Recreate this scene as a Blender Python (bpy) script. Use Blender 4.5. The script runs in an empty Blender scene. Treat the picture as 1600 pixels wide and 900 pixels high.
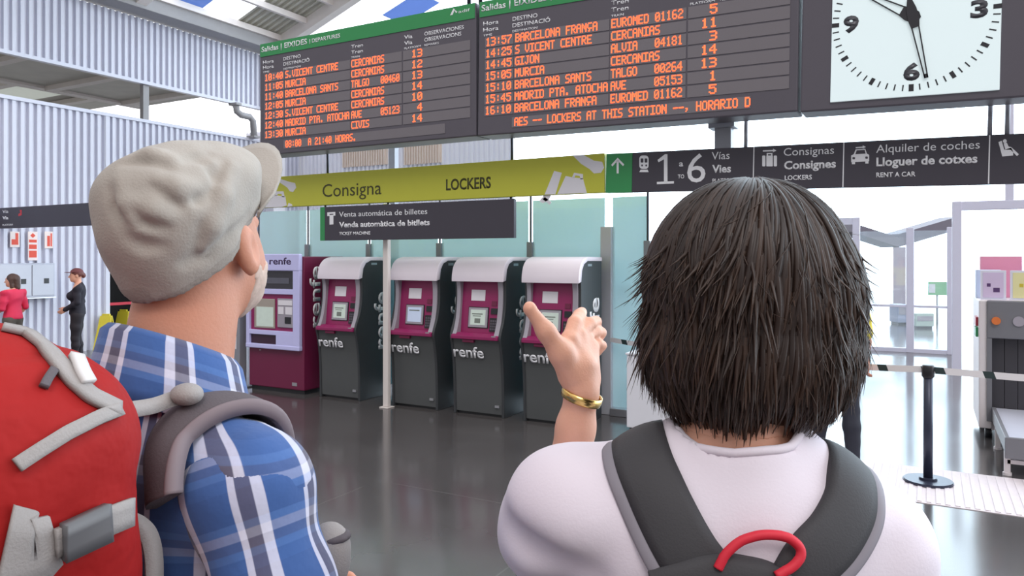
import bpy, bmesh, math, random
import numpy as np
from mathutils import Vector, Matrix

random.seed(7)
SC = bpy.context.scene
COL = SC.collection

# ------------------------------------------------------------------ camera, sky, exposure
FPX, HEYE, HY = 1168.0, 1.65, 402.0          # focal length in px, eye height, horizon row
YAW = math.radians(29.05)
CY, SY = math.cos(YAW), math.sin(YAW)
cam = bpy.data.objects.new('camera', bpy.data.cameras.new('camera'))
COL.objects.link(cam)
cam.location = (0, 0, HEYE)
cam.rotation_euler = (math.pi / 2, 0, YAW)
cam.data.sensor_width = 36.0
cam.data.lens = FPX / 1600 * 36.0
cam.data.shift_y = -(450 - HY) / 1600
cam.data.clip_start, cam.data.clip_end = 0.05, 300
SC.camera = cam
SC.view_settings.view_transform = 'Standard'
SC.view_settings.look = 'None'
SC.view_settings.gamma = 1
SC.view_settings.use_curve_mapping = False
SC.view_settings.exposure = 0.0

SKY_BACK, SKY_FRONT, SKY_TOP = 0.58, 5.6, 1.35
w = bpy.data.worlds.new('daylight')
SC.world = w
w.use_nodes = True
nt = w.node_tree
nt.nodes.clear()
tc = nt.nodes.new('ShaderNodeTexCoord')
dotn = nt.nodes.new('ShaderNodeVectorMath'); dotn.operation = 'DOT_PRODUCT'
dotn.inputs[1].default_value = Vector((0.30, 0.94, 0.12)).normalized()
nt.links.new(tc.outputs['Generated'], dotn.inputs[0])
mr = nt.nodes.new('ShaderNodeMapRange'); mr.interpolation_type = 'SMOOTHSTEP'
mr.inputs['From Min'].default_value = -0.1
mr.inputs['From Max'].default_value = 0.95
mr.inputs['To Min'].default_value = SKY_BACK
mr.inputs['To Max'].default_value = SKY_FRONT
nt.links.new(dotn.outputs['Value'], mr.inputs['Value'])
sep = nt.nodes.new('ShaderNodeSeparateXYZ')
nt.links.new(tc.outputs['Generated'], sep.inputs[0])
mz = nt.nodes.new('ShaderNodeMapRange'); mz.interpolation_type = 'SMOOTHSTEP'
mz.inputs['From Min'].default_value = 0.35
mz.inputs['From Max'].default_value = 0.95
mz.inputs['To Min'].default_value = 0.0
mz.inputs['To Max'].default_value = 1.0
nt.links.new(sep.outputs['Z'], mz.inputs['Value'])
mx = nt.nodes.new('ShaderNodeMix'); mx.data_type = 'FLOAT'
nt.links.new(mz.outputs['Result'], mx.inputs[0])
nt.links.new(mr.outputs['Result'], mx.inputs[2])
mx.inputs[3].default_value = SKY_TOP
bg = nt.nodes.new('ShaderNodeBackground')
tint = nt.nodes.new('ShaderNodeMix'); tint.data_type = 'RGBA'
tint.inputs[6].default_value = (0.97, 0.97, 1.0, 1)
tint.inputs[7].default_value = (0.72, 0.88, 1.0, 1)
mt = nt.nodes.new('ShaderNodeMapRange'); mt.interpolation_type = 'SMOOTHSTEP'
mt.inputs['From Min'].default_value = 0.3; mt.inputs['From Max'].default_value = 0.95
nt.links.new(dotn.outputs['Value'], mt.inputs['Value'])
nt.links.new(mt.outputs['Result'], tint.inputs[0])
nt.links.new(tint.outputs[2], bg.inputs['Color'])
nt.links.new(mx.outputs[0], bg.inputs['Strength'])
wo = nt.nodes.new('ShaderNodeOutputWorld')
nt.links.new(bg.outputs[0], wo.inputs[0])

sun = bpy.data.objects.new('daylight_sun', bpy.data.lights.new('daylight_sun', 'SUN'))
COL.objects.link(sun)
sun.data.energy = 0.95
sun.data.angle = math.radians(25)
sun.data.color = (1.0, 0.95, 0.92)
sun.rotation_euler = (math.radians(38), math.radians(14), math.radians(29 - 12))

# ------------------------------------------------------------------ picture <-> place
def at(px, py, Z):
    X = (px - 800) / FPX * Z
    return Vector((CY * X - SY * Z, SY * X + CY * Z, HEYE + (HY - py) / FPX * Z))

def on(px, py, Y):
    t = (px - 800) / FPX
    return at(px, py, Y / (SY * t + CY))

def ux(px, Y):
    return on(px, 400, Y).x

def floor_at(px, py):
    return at(px, py, FPX * HEYE / (py - HY))

# ------------------------------------------------------------------ materials
def lin(c):
    c = c / 255.0
    return c / 12.92 if c <= 0.04045 else ((c + 0.055) / 1.055) ** 2.4

def C(r, g, b):
    return (lin(r), lin(g), lin(b), 1.0)

MATS = {}
def mat(name, col, rough=0.5, metal=0.0, var=0.06, scale=8.0, bump=0.0, bscale=60.0, emit=None, estr=0.0, spec=0.5, coat=0.0, sheen=0.0):
    if name in MATS:
        return MATS[name]
    m = bpy.data.materials.new(name)
    m.use_nodes = True
    t = m.node_tree
    b = t.nodes['Principled BSDF']
    b.inputs['Roughness'].default_value = rough
    b.inputs['Metallic'].default_value = metal
    b.inputs['Specular IOR Level'].default_value = spec
    b.inputs['Coat Weight'].default_value = coat
    b.inputs['Sheen Weight'].default_value = sheen
    co = t.nodes.new('ShaderNodeTexCoord')
    n = t.nodes.new('ShaderNodeTexNoise')
    n.inputs['Scale'].default_value = scale
    n.inputs['Detail'].default_value = 4
    t.links.new(co.outputs['Object'], n.inputs['Vector'])
    r = t.nodes.new('ShaderNodeMix'); r.data_type = 'RGBA'
    lo = tuple(max(0, c * (1 - var)) for c in col[:3]) + (1,)
    hi = tuple(min(1, c * (1 + var)) for c in col[:3]) + (1,)
    r.inputs[6].default_value = lo
    r.inputs[7].default_value = hi
    t.links.new(n.outputs['Fac'], r.inputs[0])
    t.links.new(r.outputs[2], b.inputs['Base Color'])
    if bump > 0:
        n2 = t.nodes.new('ShaderNodeTexNoise')
        n2.inputs['Scale'].default_value = bscale
        n2.inputs['Detail'].default_value = 3
        t.links.new(co.outputs['Object'], n2.inputs['Vector'])
        bp = t.nodes.new('ShaderNodeBump')
        bp.inputs['Strength'].default_value = bump
        bp.inputs['Distance'].default_value = 0.01
        t.links.new(n2.outputs['Fac'], bp.inputs['Height'])
        t.links.new(bp.outputs[0], b.inputs['Normal'])
    if emit:
        b.inputs['Emission Color'].default_value = emit
        b.inputs['Emission Strength'].default_value = estr
    MATS[name] = m
    return m

def glass_mat(name, tint, refl=0.12, opac=0.25, frost=False):
    if name in MATS:
        return MATS[name]
    m = bpy.data.materials.new(name)
    m.use_nodes = True
    t = m.node_tree
    t.nodes.clear()
    tr = t.nodes.new('ShaderNodeBsdfTransparent'); tr.inputs[0].default_value = tint
    df = t.nodes.new('ShaderNodeBsdfDiffuse' if frost else 'ShaderNodeBsdfTranslucent'); df.inputs[0].default_value = tint
    gl = t.nodes.new('ShaderNodeBsdfGlossy'); gl.inputs['Roughness'].default_value = 0.03
    m1 = t.nodes.new('ShaderNodeMixShader'); m1.inputs[0].default_value = opac
    t.links.new(tr.outputs[0], m1.inputs[1]); t.links.new(df.outputs[0], m1.inputs[2])
    m2 = t.nodes.new('ShaderNodeMixShader'); m2.inputs[0].default_value = refl
    t.links.new(m1.outputs[0], m2.inputs[1]); t.links.new(gl.outputs[0], m2.inputs[2])
    o = t.nodes.new('ShaderNodeOutputMaterial')
    t.links.new(m2.outputs[0], o.inputs[0])
    MATS[name] = m
    return m

# ------------------------------------------------------------------ mesh helpers
def link_mesh(name, me, m, parent=None, smooth=False):
    o = bpy.data.objects.new(name, me)
    COL.objects.link(o)
    if m is not None and len(me.materials) == 0:
        me.materials.append(m)
    if parent is not None:
        o.parent = parent
    if smooth:
        me.polygons.foreach_set('use_smooth', [True] * len(me.polygons))
    return o

class MB:
    """Collects shapes given in world coordinates; org is subtracted so they sit in the thing's own space."""
    def __init__(self, org=(0, 0, 0)):
        self.bm = bmesh.new()
        self.org = Vector(org)
    def quad(self, pts):
        vs = [self.bm.verts.new(Vector(p) - self.org) for p in pts]
        self.bm.faces.new(vs)
    def box(self, a, b, bev=0.0, seg=2):
        a, b = Vector(a) - self.org, Vector(b) - self.org
        lo = Vector((min(a.x, b.x), min(a.y, b.y), min(a.z, b.z)))
        hi = Vector((max(a.x, b.x), max(a.y, b.y), max(a.z, b.z)))
        t = bmesh.new()
        bmesh.ops.create_cube(t, size=1)
        for v in t.verts:
            v.co = Vector(((lo.x + hi.x) / 2 + v.co.x * (hi.x - lo.x), (lo.y + hi.y) / 2 + v.co.y * (hi.y - lo.y), (lo.z + hi.z) / 2 + v.co.z * (hi.z - lo.z)))
        if bev > 0:
            bmesh.ops.bevel(t, geom=t.edges[:], offset=bev, segments=seg, affect='EDGES', profile=0.5)
        self.merge(t)
        return self
    def merge(self, t):
        me = bpy.data.meshes.new('tmp')
        t.to_mesh(me); t.free()
        self.bm.from_mesh(me)
        bpy.data.meshes.remove(me)
    def prism(self, prof, axis, a, b, bev=0.0):
        """profile of 2-D points extruded along an axis from a to b. axis x: prof=(y,z); y: (x,z); z: (x,y)"""
        t = bmesh.new()
        def P(p, d):
            if axis == 'x': return Vector((d, p[0], p[1]))
            if axis == 'y': return Vector((p[0], d, p[1]))
            return Vector((p[0], p[1], d))
        va = [t.verts.new(P(p, a) - self.org) for p in prof]
        vb = [t.verts.new(P(p, b) - self.org) for p in prof]
        n = len(prof)
        t.faces.new(va); t.faces.new(list(reversed(vb)))
        for i in range(n):
            t.faces.new([va[(i + 1) % n], va[i], vb[i], vb[(i + 1) % n]])
        bmesh.ops.recalc_face_normals(t, faces=t.faces[:])
        if bev > 0:
            bmesh.ops.bevel(t, geom=[e for e in t.edges if e.calc_face_angle(0) > 0.6], offset=bev, segments=2, affect='EDGES', profile=0.5)
        self.merge(t)
        return self
    def tube(self, pts, r, seg=12, cap=True):
        pts = [Vector(p) - self.org for p in pts]
        t = self.bm
        rings = []
        prev = None
        for i, p in enumerate(pts):
            d = (pts[min(i + 1, len(pts) - 1)] - pts[max(i - 1, 0)]).normalized()
            if prev is None:
                up = Vector((0, 0, 1)) if abs(d.z) < 0.9 else Vector((1, 0, 0))
                xa = d.cross(up).normalized()
            else:
                xa = (prev - d * prev.dot(d)).normalized()
            prev = xa
            ya = d.cross(xa).normalized()
            rr = r[i] if isinstance(r, (list, tuple)) else r
            rings.append([t.verts.new(p + (xa * math.cos(2 * math.pi * k / seg) + ya * math.sin(2 * math.pi * k / seg)) * rr) for k in range(seg)])
        for a, b in zip(rings, rings[1:]):
            for k in range(seg):
                f = t.faces.new([a[k], a[(k + 1) % seg], b[(k + 1) % seg], b[k]])
                f.smooth = True
        if cap:
            t.faces.new(list(reversed(rings[0]))); t.faces.new(rings[-1])
        return self
    def disc(self, c, r, h, seg=40, bev=0.0):
        t = bmesh.new()
        bmesh.ops.create_cone(t, cap_ends=True, segments=seg, radius1=r, radius2=r, depth=h)
        for v in t.verts:
            v.co += Vector(c) - self.org
        if bev:
            bmesh.ops.bevel(t, geom=[e for e in t.edges if e.calc_face_angle(0) > 0.6], offset=bev, segments=2, affect='EDGES')
        self.merge(t)
        return self
    def build(self, name, m, parent=None, smooth=False):
        bmesh.ops.recalc_face_normals(self.bm, faces=self.bm.faces[:])
        me = bpy.data.meshes.new(name)
        self.bm.to_mesh(me); self.bm.free()
        return link_mesh(name, me, m, parent, smooth)

def tag(o, label=None, cat=None, group=None, kind=None):
    if label: o['label'] = label
    if cat: o['category'] = cat
    if group: o['group'] = group
    if kind: o['kind'] = kind
    return o

def thing(name, label, cat, loc=(0, 0, 0), rotz=0.0, group=None):
    o = bpy.data.objects.new(name, None)
    COL.objects.link(o)
    o.empty_display_size = 0.1
    o.location = loc
    o.rotation_euler = (0, 0, rotz)
    return tag(o, label, cat, group)

def struct(o):
    o['kind'] = 'structure'
    return o

def copy_tree(o, parent=None):
    c = o.copy()
    COL.objects.link(c)
    if parent is not None:
        c.parent = parent
    for ch in list(o.children):
        copy_tree(ch, c)
    return c

def text_mesh(s, bold=0.0, shear=0.0, thick=0.0015):
    cu = bpy.data.curves.new('lettering', 'FONT')
    cu.body = s
    cu.size = 1
    cu.offset = bold
    cu.shear = shear
    cu.resolution_u = 3
    o = bpy.data.objects.new('lettering', cu)
    COL.objects.link(o)
    bpy.context.view_layer.update()
    me = bpy.data.meshes.new_from_object(o.evaluated_get(bpy.context.evaluated_depsgraph_get()))
    bpy.data.objects.remove(o); bpy.data.curves.remove(cu)
    bm = bmesh.new(); bm.from_mesh(me)
    bpy.data.meshes.remove(me)
    g = bmesh.ops.extrude_face_region(bm, geom=bm.faces[:])
    for v in [x for x in g['geom'] if isinstance(x, bmesh.types.BMVert)]:
        v.co.z += thick
    return bm

def flat_bm(bm, P0, U, V, w=None, h=None, fitx=True, base=None, N=None):
    """fit 2-D shapes (x right, y up) so they start at P0, run along U for w metres and stand h metres along V."""
    xs = [v.co.x for v in bm.verts]; ys = [v.co.y for v in bm.verts]
    x0, x1 = min(xs), max(xs)
    y0 = 0.0 if base is None else base
    sy = h
    sx = (w / (x1 - x0)) if (w and fitx) else sy
    N = N or U.cross(V)
    for v in bm.verts:
        v.co = P0 + U * ((v.co.x - x0) * sx) + V * ((v.co.y - y0) * sy) + N * v.co.z
    return bm

def wall_text(s, name, m, parent, org, P0, w, h, bold=0.0, shear=0.0, cap=0.73):
    """text on a plane that faces -Y. P0 world position of the baseline start, w total width, h cap height"""
    bm = text_mesh(s, bold, shear)
    flat_bm(bm, Vector(P0) - Vector(org), Vector((1, 0, 0)), Vector((0, 0, 1)), w, h / cap, True, None, Vector((0, -1, 0)))
    me = bpy.data.meshes.new(name); bm.to_mesh(me); bm.free()
    return link_mesh(name, me, m, parent)

def px_text(s, name, m, parent, org, x0, x1, yb, capx, Y, bold=0.0, shear=0.0, cap=0.73):
    a, b = on(x0, yb, Y), on(x1, yb, Y)
    Z = (a - Vector((0, 0, HEYE))).dot(Vector((-SY, CY, 0)))
    return wall_text(s, name, m, parent, org, (a.x, Y, a.z), b.x - a.x, capx * Z / FPX, bold, shear, cap)

def poly_part(polys, name, m, parent, org, Y, th=0.002):
    """flat shapes on a plane facing -Y; polys: lists of world (x,z)"""
    b = MB(org)
    for p in polys:
        b.prism(p, 'y', Y - th, Y)
    return b.build(name, m, parent)

FONT57 = {
'A':'01110 10001 10001 11111 10001 10001 10001','B':'11110 10001 10001 11110 10001 10001 11110','C':'01111 10000 10000 10000 10000 10000 01111',
'D':'11110 10001 10001 10001 10001 10001 11110','E':'11111 10000 10000 11110 10000 10000 11111','F':'11111 10000 10000 11110 10000 10000 10000',
'G':'01111 10000 10000 10011 10001 10001 01111','H':'10001 10001 10001 11111 10001 10001 10001','I':'11111 00100 00100 00100 00100 00100 11111',
'J':'00111 00010 00010 00010 00010 10010 01100','K':'10001 10010 10100 11000 10100 10010 10001','L':'10000 10000 10000 10000 10000 10000 11111',
'M':'10001 11011 10101 10101 10001 10001 10001','N':'10001 11001 10101 10101 10011 10001 10001','O':'01110 10001 10001 10001 10001 10001 01110',
'P':'11110 10001 10001 11110 10000 10000 10000','R':'11110 10001 10001 11110 10100 10010 10001','S':'01111 10000 10000 01110 00001 00001 11110',
'T':'11111 00100 00100 00100 00100 00100 00100','U':'10001 10001 10001 10001 10001 10001 01110','V':'10001 10001 10001 10001 10001 01010 00100',
'X':'10001 10001 01010 00100 01010 10001 10001','Ç':'01111 10000 10000 10000 01111 00100 01100','0':'01110 10001 10011 10101 11001 10001 01110',
'1':'00100 01100 00100 00100 00100 00100 01110','2':'01110 10001 00001 00110 01000 10000 11111','3':'11110 00001 00001 01110 00001 00001 11110',
'4':'00010 00110 01010 10010 11111 00010 00010','5':'11111 10000 11110 00001 00001 10001 01110','6':'01110 10000 10000 11110 10001 10001 01110',
'7':'11111 00001 00010 00100 01000 01000 01000','8':'01110 10001 10001 01110 10001 10001 01110','9':'01110 10001 10001 01111 00001 00001 01110',
':':'00000 00100 00100 00000 00100 00100 00000','.':'00000 00000 00000 00000 00000 01100 01100','-':'00000 00000 00000 11111 00000 00000 00000',
',':'00000 00000 00000 00000 01100 00100 01000',' ':'00000 00000 00000 00000 00000 00000 00000'}

def led_cells(b, s, x0, x1, z0, h, Y, n=None):
    """dot-matrix lettering: one small square per lit dot. the string spans x0..x1"""
    n = n or len(s)
    cw = (x1 - x0) / (n * 6 - 1)
    ch = h / 7
    for i, c in enumerate(s):
        rows = FONT57.get(c, FONT57[' ']).split()
        for r, row in enumerate(rows):
            for q, bit in enumerate(row):
                if bit == '1':
                    xa = x0 + (i * 6 + q) * cw
                    za = z0 + (6 - r) * ch
                    b.quad([(xa - 0.16 * cw, Y, za), (xa + cw * 1.16, Y, za), (xa + cw * 1.16, Y, za + ch * 0.99), (xa - 0.16 * cw, Y, za + ch * 0.97)])

def corrugated(name, m, u, n0, n1, z0, z1, pitch=0.13, depth=0.05, parent=None, org=(0, 0, 0), along='y', th=0.004):
    """trapezoid ribbed sheet standing upright. along y: on plane x=u facing +X ; along x: on plane y=u facing -Y"""
    prof = []
    k = int(round((n1 - n0) / pitch))
    pitch = (n1 - n0) / k
    for i in range(k):
        a = n0 + i * pitch
        prof += [(a, 0), (a + pitch * 0.30, 0), (a + pitch * 0.42, depth), (a + pitch * 0.86, depth), (a + pitch * 0.98, 0)]
    prof.append((n1, 0))
    b = MB(org)
    def P(p, z, off=0):
        return (u + p[1] + off, p[0], z) if along == 'y' else (p[0], u - p[1] - off, z)
    for p, q in zip(prof, prof[1:]):
        b.quad([P(p, z0), P(q, z0), P(q, z1), P(p, z1)])
        b.quad([P(p, z1, -th), P(q, z1, -th), P(q, z0, -th), P(p, z0, -th)])
    for z in (z0, z1):
        for p, q in zip(prof, prof[1:]):
            b.quad([P(p, z), P(q, z), P(q, z, -th), P(p, z, -th)])
    return b.build(name, m, parent)

# ------------------------------------------------------------------ shared materials
M_lilac = mat('corrugated_lilac_steel', C(208, 209, 222), 0.45, 0.05, 0.03)
M_white = mat('white_paint', C(236, 236, 244), 0.4, 0, 0.02)
M_grey = mat('grey_steel', C(150, 152, 160), 0.45, 0.3, 0.05)
M_beam = mat('grey_beam_paint', C(158, 156, 158), 0.6, 0, 0.06)
M_board = mat('board_housing', C(90, 85, 94), 0.5, 0, 0.03)
M_strip = mat('board_display_strip', C(120, 114, 119), 0.45, 0, 0.03)
M_green = mat('sign_green', C(52, 146, 84), 0.45, 0, 0.03)
M_dark = mat('sign_charcoal', C(66, 62, 72), 0.5, 0, 0.03)
M_txt = mat('sign_white_lettering', C(240, 240, 244), 0.5, 0, 0.0)
M_led = mat('orange_led', C(255, 96, 50), 0.5, 0, 0.0, emit=C(255, 112, 66), estr=1.5)
M_black = mat('black_plastic', C(34, 34, 38), 0.4, 0, 0.05)
M_rod = mat('dark_steel_rod', C(70, 72, 80), 0.4, 0.6, 0.05)

# ------------------------------------------------------------------ setting: floor
def floor_material():
    m = bpy.data.materials.new('polished_dark_stone')
    m.use_nodes = True
    t = m.node_tree
    b = t.nodes['Principled BSDF']
    co = t.nodes.new('ShaderNodeTexCoord')
    n = t.nodes.new('ShaderNodeTexNoise'); n.inputs['Scale'].default_value = 1.3; n.inputs['Detail'].default_value = 6
    t.links.new(co.outputs['Object'], n.inputs['Vector'])
    r = t.nodes.new('ShaderNodeMix'); r.data_type = 'RGBA'
    r.inputs[6].default_value = C(70, 66, 66); r.inputs[7].default_value = C(92, 88, 88)
    t.links.new(n.outputs['Fac'], r.inputs[0])
    # slab joints
    br = t.nodes.new('ShaderNodeTexBrick')
    br.offset = 0.0
    br.inputs['Scale'].default_value = 1.0
    br.inputs['Mortar Size'].default_value = 0.006
    br.inputs['Mortar Smooth'].default_value = 0.2
    br.inputs['Brick Width'].default_value = 1.6
    br.inputs['Row Height'].default_value = 1.6
    br.inputs['Color1'].default_value = (1, 1, 1, 1); br.inputs['Color2'].default_value = (1, 1, 1, 1); br.inputs['Mortar'].default_value = (0, 0, 0, 1)
    mp = t.nodes.new('ShaderNodeMapping'); mp.inputs['Rotation'].default_value = (0, 0, math.radians(0)); mp.inputs['Location'].default_value = (0.35, 0.45, 0)
    t.links.new(co.outputs['Object'], mp.inputs['Vector']); t.links.new(mp.outputs[0], br.inputs['Vector'])
    r2 = t.nodes.new('ShaderNodeMix'); r2.data_type = 'RGBA'
    r2.inputs[6].default_value = C(94, 91, 90)
    t.links.new(br.outputs['Color'], r2.inputs[0]); t.links.new(r.outputs[2], r2.inputs[7])
    t.links.new(r2.outputs[2], b.inputs['Base Color'])
    n3 = t.nodes.new('ShaderNodeTexNoise'); n3.inputs['Scale'].default_value = 0.8
    t.links.new(co.outputs['Object'], n3.inputs['Vector'])
    mr = t.nodes.new('ShaderNodeMapRange'); mr.inputs['To Min'].default_value = 0.10; mr.inputs['To Max'].default_value = 0.2
    t.links.new(n3.outputs['Fac'], mr.inputs['Value']); t.links.new(mr.outputs[0], b.inputs['Roughness'])
    b.inputs['Specular IOR Level'].default_value = 0.75
    return m

b = MB(); b.box((-26, -5, -0.2), (22, 42, 0.0))
struct(b.build('floor', floor_material()))

# pale ribbed paving band on the right
org = (1.4, 6.2, 0)
M_tact = mat('pale_ribbed_paving', C(214, 204, 208), 0.6, 0, 0.08, 14)
b = MB(org); b.box((-1.2, 5.72, 0), (6.5, 6.68, 0.004))
k = 0
x = -1.18
while x < 6.45:
    b.box((x, 5.74, 0.004), (x + 0.028, 6.66, 0.009)); x += 0.056
o = b.build('ribbed_paving_strip', M_tact); o.location = org
tag(o, 'pale ribbed tactile paving strip across the floor by the belt post', 'paving', kind='structure')

# ------------------------------------------------------------------ setting: left corrugated walls
UW = -13.0
NOPEN = 8.28
struct(corrugated('wall_left', M_lilac, UW, 2.2, NOPEN, 0.0, 4.2))
struct(corrugated('wall_left_beyond', M_lilac, UW, 10.3, 13.0, 0.0, 4.2))
struct(corrugated('wall_left_over_opening', M_lilac, UW, NOPEN + 0.02, 10.28, 2.55, 4.2))
b = MB(); b.box((UW - 0.02, 2.2, 4.2), (UW + 0.07, 13.0, 4.26)); b.box((UW - 0.02, NOPEN - 0.06, 0), (UW + 0.06, NOPEN + 0.02, 4.2))
struct(b.build('trim_1', M_lilac))
# dark doorway
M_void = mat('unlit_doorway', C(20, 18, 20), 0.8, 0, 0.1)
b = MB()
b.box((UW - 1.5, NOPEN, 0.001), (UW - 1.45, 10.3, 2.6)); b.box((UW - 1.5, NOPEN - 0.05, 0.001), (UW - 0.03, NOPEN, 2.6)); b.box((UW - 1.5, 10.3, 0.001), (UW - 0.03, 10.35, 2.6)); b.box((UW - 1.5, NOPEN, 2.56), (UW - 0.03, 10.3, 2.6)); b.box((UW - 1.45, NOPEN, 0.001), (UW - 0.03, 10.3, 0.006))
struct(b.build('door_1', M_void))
# upper fascia
struct(corrugated('wall_left_upper', M_lilac, UW, 2.2, 11.9, 4.98, 6.16))
b = MB(); b.box((UW - 0.05, 2.2, 4.93), (UW + 0.06, 11.95, 4.99))
struct(b.build('trim_2', M_lilac))
b = MB(); b.box((UW - 0.05, 2.2, 6.18), (UW + 0.52, 12.4, 6.42), 0.01); b.box((UW + 0.46, 2.2, 6.42), (UW + 0.55, 12.4, 6.5))
struct(b.build('beam_gutter', M_beam))
# side aisle ceiling between the two walls
M_aisle = mat('aisle_soffit', C(196, 192, 180), 0.7, 0, 0.12, 3)
M_aisle2 = mat('aisle_beam', C(216, 208, 200), 0.65, 0, 0.08)
M_trans_glow = mat('translucent_sheet_glow', C(190, 196, 186), 0.5, 0, 0.05, emit=C(200, 206, 192), estr=0.35)  # opaque sheet; its glow stands in for daylight coming through
b = MB()
b.box((UW - 2.3, 2.2, 5.02), (UW - 0.06, 10.6, 5.1))
struct(b.build('ceiling_aisle', M_aisle))
b = MB()
b.box((UW - 2.45, 2.2, 4.97), (UW - 2.2, 10.6, 5.16))
for n in (3.6, 5.2, 6.8, 8.4, 10.0):
    b.box((UW - 2.2, n, 4.93), (UW - 0.06, n + 0.16, 5.03))
    b.box((UW - 6, n - 0.4, 5.03), (UW - 2.5, n - 0.24, 5.13))
struct(b.build('beam_aisle', M_aisle2))
b = MB()
b.box((UW - 6, 2.2, 5.14), (UW - 2.5, 10.6, 5.18))
struct(b.build('ceiling_aisle_sheet', M_aisle))
for i, n in enumerate((3.5, 5.1, 6.7, 8.3)):
    b = MB(); b.box((UW - 4.4, n, 5.125), (UW - 2.75, n + 1.0, 5.139))
    struct(b.build('window_%d' % (i + 2), M_trans_glow))
# end column and short post
b = MB(); b.box((UW + 0.02, 11.95, 0), (UW + 0.3, 12.3, 6.18), 0.01)
struct(b.build('column_left', M_white))
b = MB(); b.box((UW - 0.10, 9.0, 4.26), (UW, 9.12, 4.94))
struct(b.build('column_short', M_beam))
# down pipe
o = thing('downpipe', 'grey elbowed downpipe under the end of the upper ribbed wall', 'pipe', (UW + 0.14, 11.3, 4.26))
b = MB(o.location); b.tube([(UW + 0.14, 11.05, 4.9), (UW + 0.14, 11.08, 4.76), (UW + 0.14, 11.2, 4.70), (UW + 0.14, 11.42, 4.70), (UW + 0.14, 11.52, 4.62), (UW + 0.14, 11.54, 4.27)], 0.07)
b.build('pipe', M_beam, o, False)
b = MB(o.location); b.box((UW - 0.0, 10.98, 4.88), (UW + 0.24, 11.12, 4.93)); b.box((UW + 0.0, 11.46, 4.255), (UW + 0.24, 11.62, 4.30))
b.build('bracket', M_beam, o)

# ------------------------------------------------------------------ setting: roof over the hall, sloping up to the right
SL = 0.353
def roof_z(u): return 6.5 + SL * (u + 12.6)
M_rib = mat('ribbed_roof_sheet', C(206, 203, 192), 0.6, 0.1, 0.06)
M_blue = glass_mat('sky_tinted_roof_glazing', C(140, 160, 200), 0.06, 0.5)  # tint puts the blue of the sky beyond into the pane
M_skyl = glass_mat('clear_roof_glazing', (0.97, 0.98, 1, 1), 0.03, 0.1)
M_purl = mat('purlin_paint', C(240, 232, 228), 0.5, 0, 0.04)
def roof_bay(name, m, n0, n1, u0=-12.6, u1=-3.0, ribs=True):
    b = MB()
    if ribs:
        k = int((n1 - n0) / 0.15)
        p = (n1 - n0) / k
        for i in range(k):
            a = n0 + i * p
            pts = [(a, 0), (a + p * .35, 0), (a + p * .45, .05), (a + p * .9, .05), (a + p, 0)]
            for s, t in zip(pts, pts[1:]):
                b.quad([(u0, s[0], roof_z(u0) + s[1]), (u1, s[0], roof_z(u1) + s[1]), (u1, t[0], roof_z(u1) + t[1]), (u0, t[0], roof_z(u0) + t[1])])
    else:
        b.prism([(u0, roof_z(u0)), (u1, roof_z(u1)), (u1, roof_z(u1) + .02), (u0, roof_z(u0) + .02)], 'y', n0, n1)
    return struct(b.build(name, m))
roof_bay('roof_sheet', M_rib, 10.75, 12.0)
roof_bay('roof_sheet', M_rib, 5.2, 8.6)
roof_bay('roof_glazing', M_skyl, 8.6, 9.25, ribs=False)
roof_bay('roof_glazing', M_blue, 9.25, 9.9, u1=-12.1, ribs=False)
roof_bay('roof_glazing', M_skyl, 9.25, 9.9, u0=-12.1, ribs=False)
roof_bay('roof_glazing', M_skyl, 9.9, 10.75, ribs=False)
roof_bay('roof_glazing', M_skyl, 12.0, 13.4, ribs=False)
roof_bay('roof_glazing', M_blue, 13.4, 14.2, u0=-10.8, u1=-9.8, ribs=False)
roof_bay('roof_glazing', M_skyl, 14.2, 16.0, ribs=False)
b = MB()
for u in (-12.45, -11.7, -10.95, -10.2, -9.45, -8.0, -6.5):
    b.box((u - 0.04, 5.2, roof_z(u) - 0.14), (u + 0.04, 12.0, roof_z(u) - 0.02))
struct(b.build('beam_purlins', M_purl))
b = MB()
for n in (12.0, 8.6, 16.0):
    b.prism([(-12.6, roof_z(-12.6) - .3), (-3, roof_z(-3) - .3), (-3, roof_z(-3) - .02), (-12.6, roof_z(-12.6) - .02)], 'y', n - 0.1, n + 0.1)
struct(b.build('beam_rafters', M_purl))

# ------------------------------------------------------------------ setting: far ribbed wall and glazing behind the boards
YF = 13.2
zf0 = on(480, 329, YF).z
M_far = mat('far_ribbed_steel', C(244, 244, 252), 0.5, 0, 0.02)
struct(corrugated('wall_far', M_far, YF, ux(385, YF), ux(805, YF), zf0, zf0 + 2.0, pitch=0.12, along='x'))
M_beige = mat('beige_shutter', C(232, 216, 204), 0.6, 0, 0.06)
for k, (xa, xb, ya, yb_) in enumerate(((536, 606, 232, 262), (632, 690, 222, 258))):
    a, c = on(xa, yb_, YF - 0.06), on(xb, ya, YF - 0.06)
    o = thing('window_shutter', 'beige slatted shutter on the far ribbed wall, %s the thick grey post' % ('left of' if k == 0 else 'right of'), 'shutter', (a.x, YF - 0.06, a.z), group='beige shutters on the far wall')
    b = MB(o.location); b.box((a.x, YF - 0.06, a.z), (c.x, YF - 0.02, c.z + 0.25)); b.build('backing', M_beige, o)
    b = MB(o.location)
    x = a.x
    while x < c.x - 0.05:
        b.box((x, YF - 0.09, a.z), (x + 0.035, YF - 0.06, c.z + 0.25)); x += 0.07
    b.build('slats', M_beige, o)
b = MB(); b.box((ux(612, 9.5) - 0.06, 9.5, 0), (ux(612, 9.5) + 0.06, 9.6, 4.9))
struct(b.build('column_far', M_grey))
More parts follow.
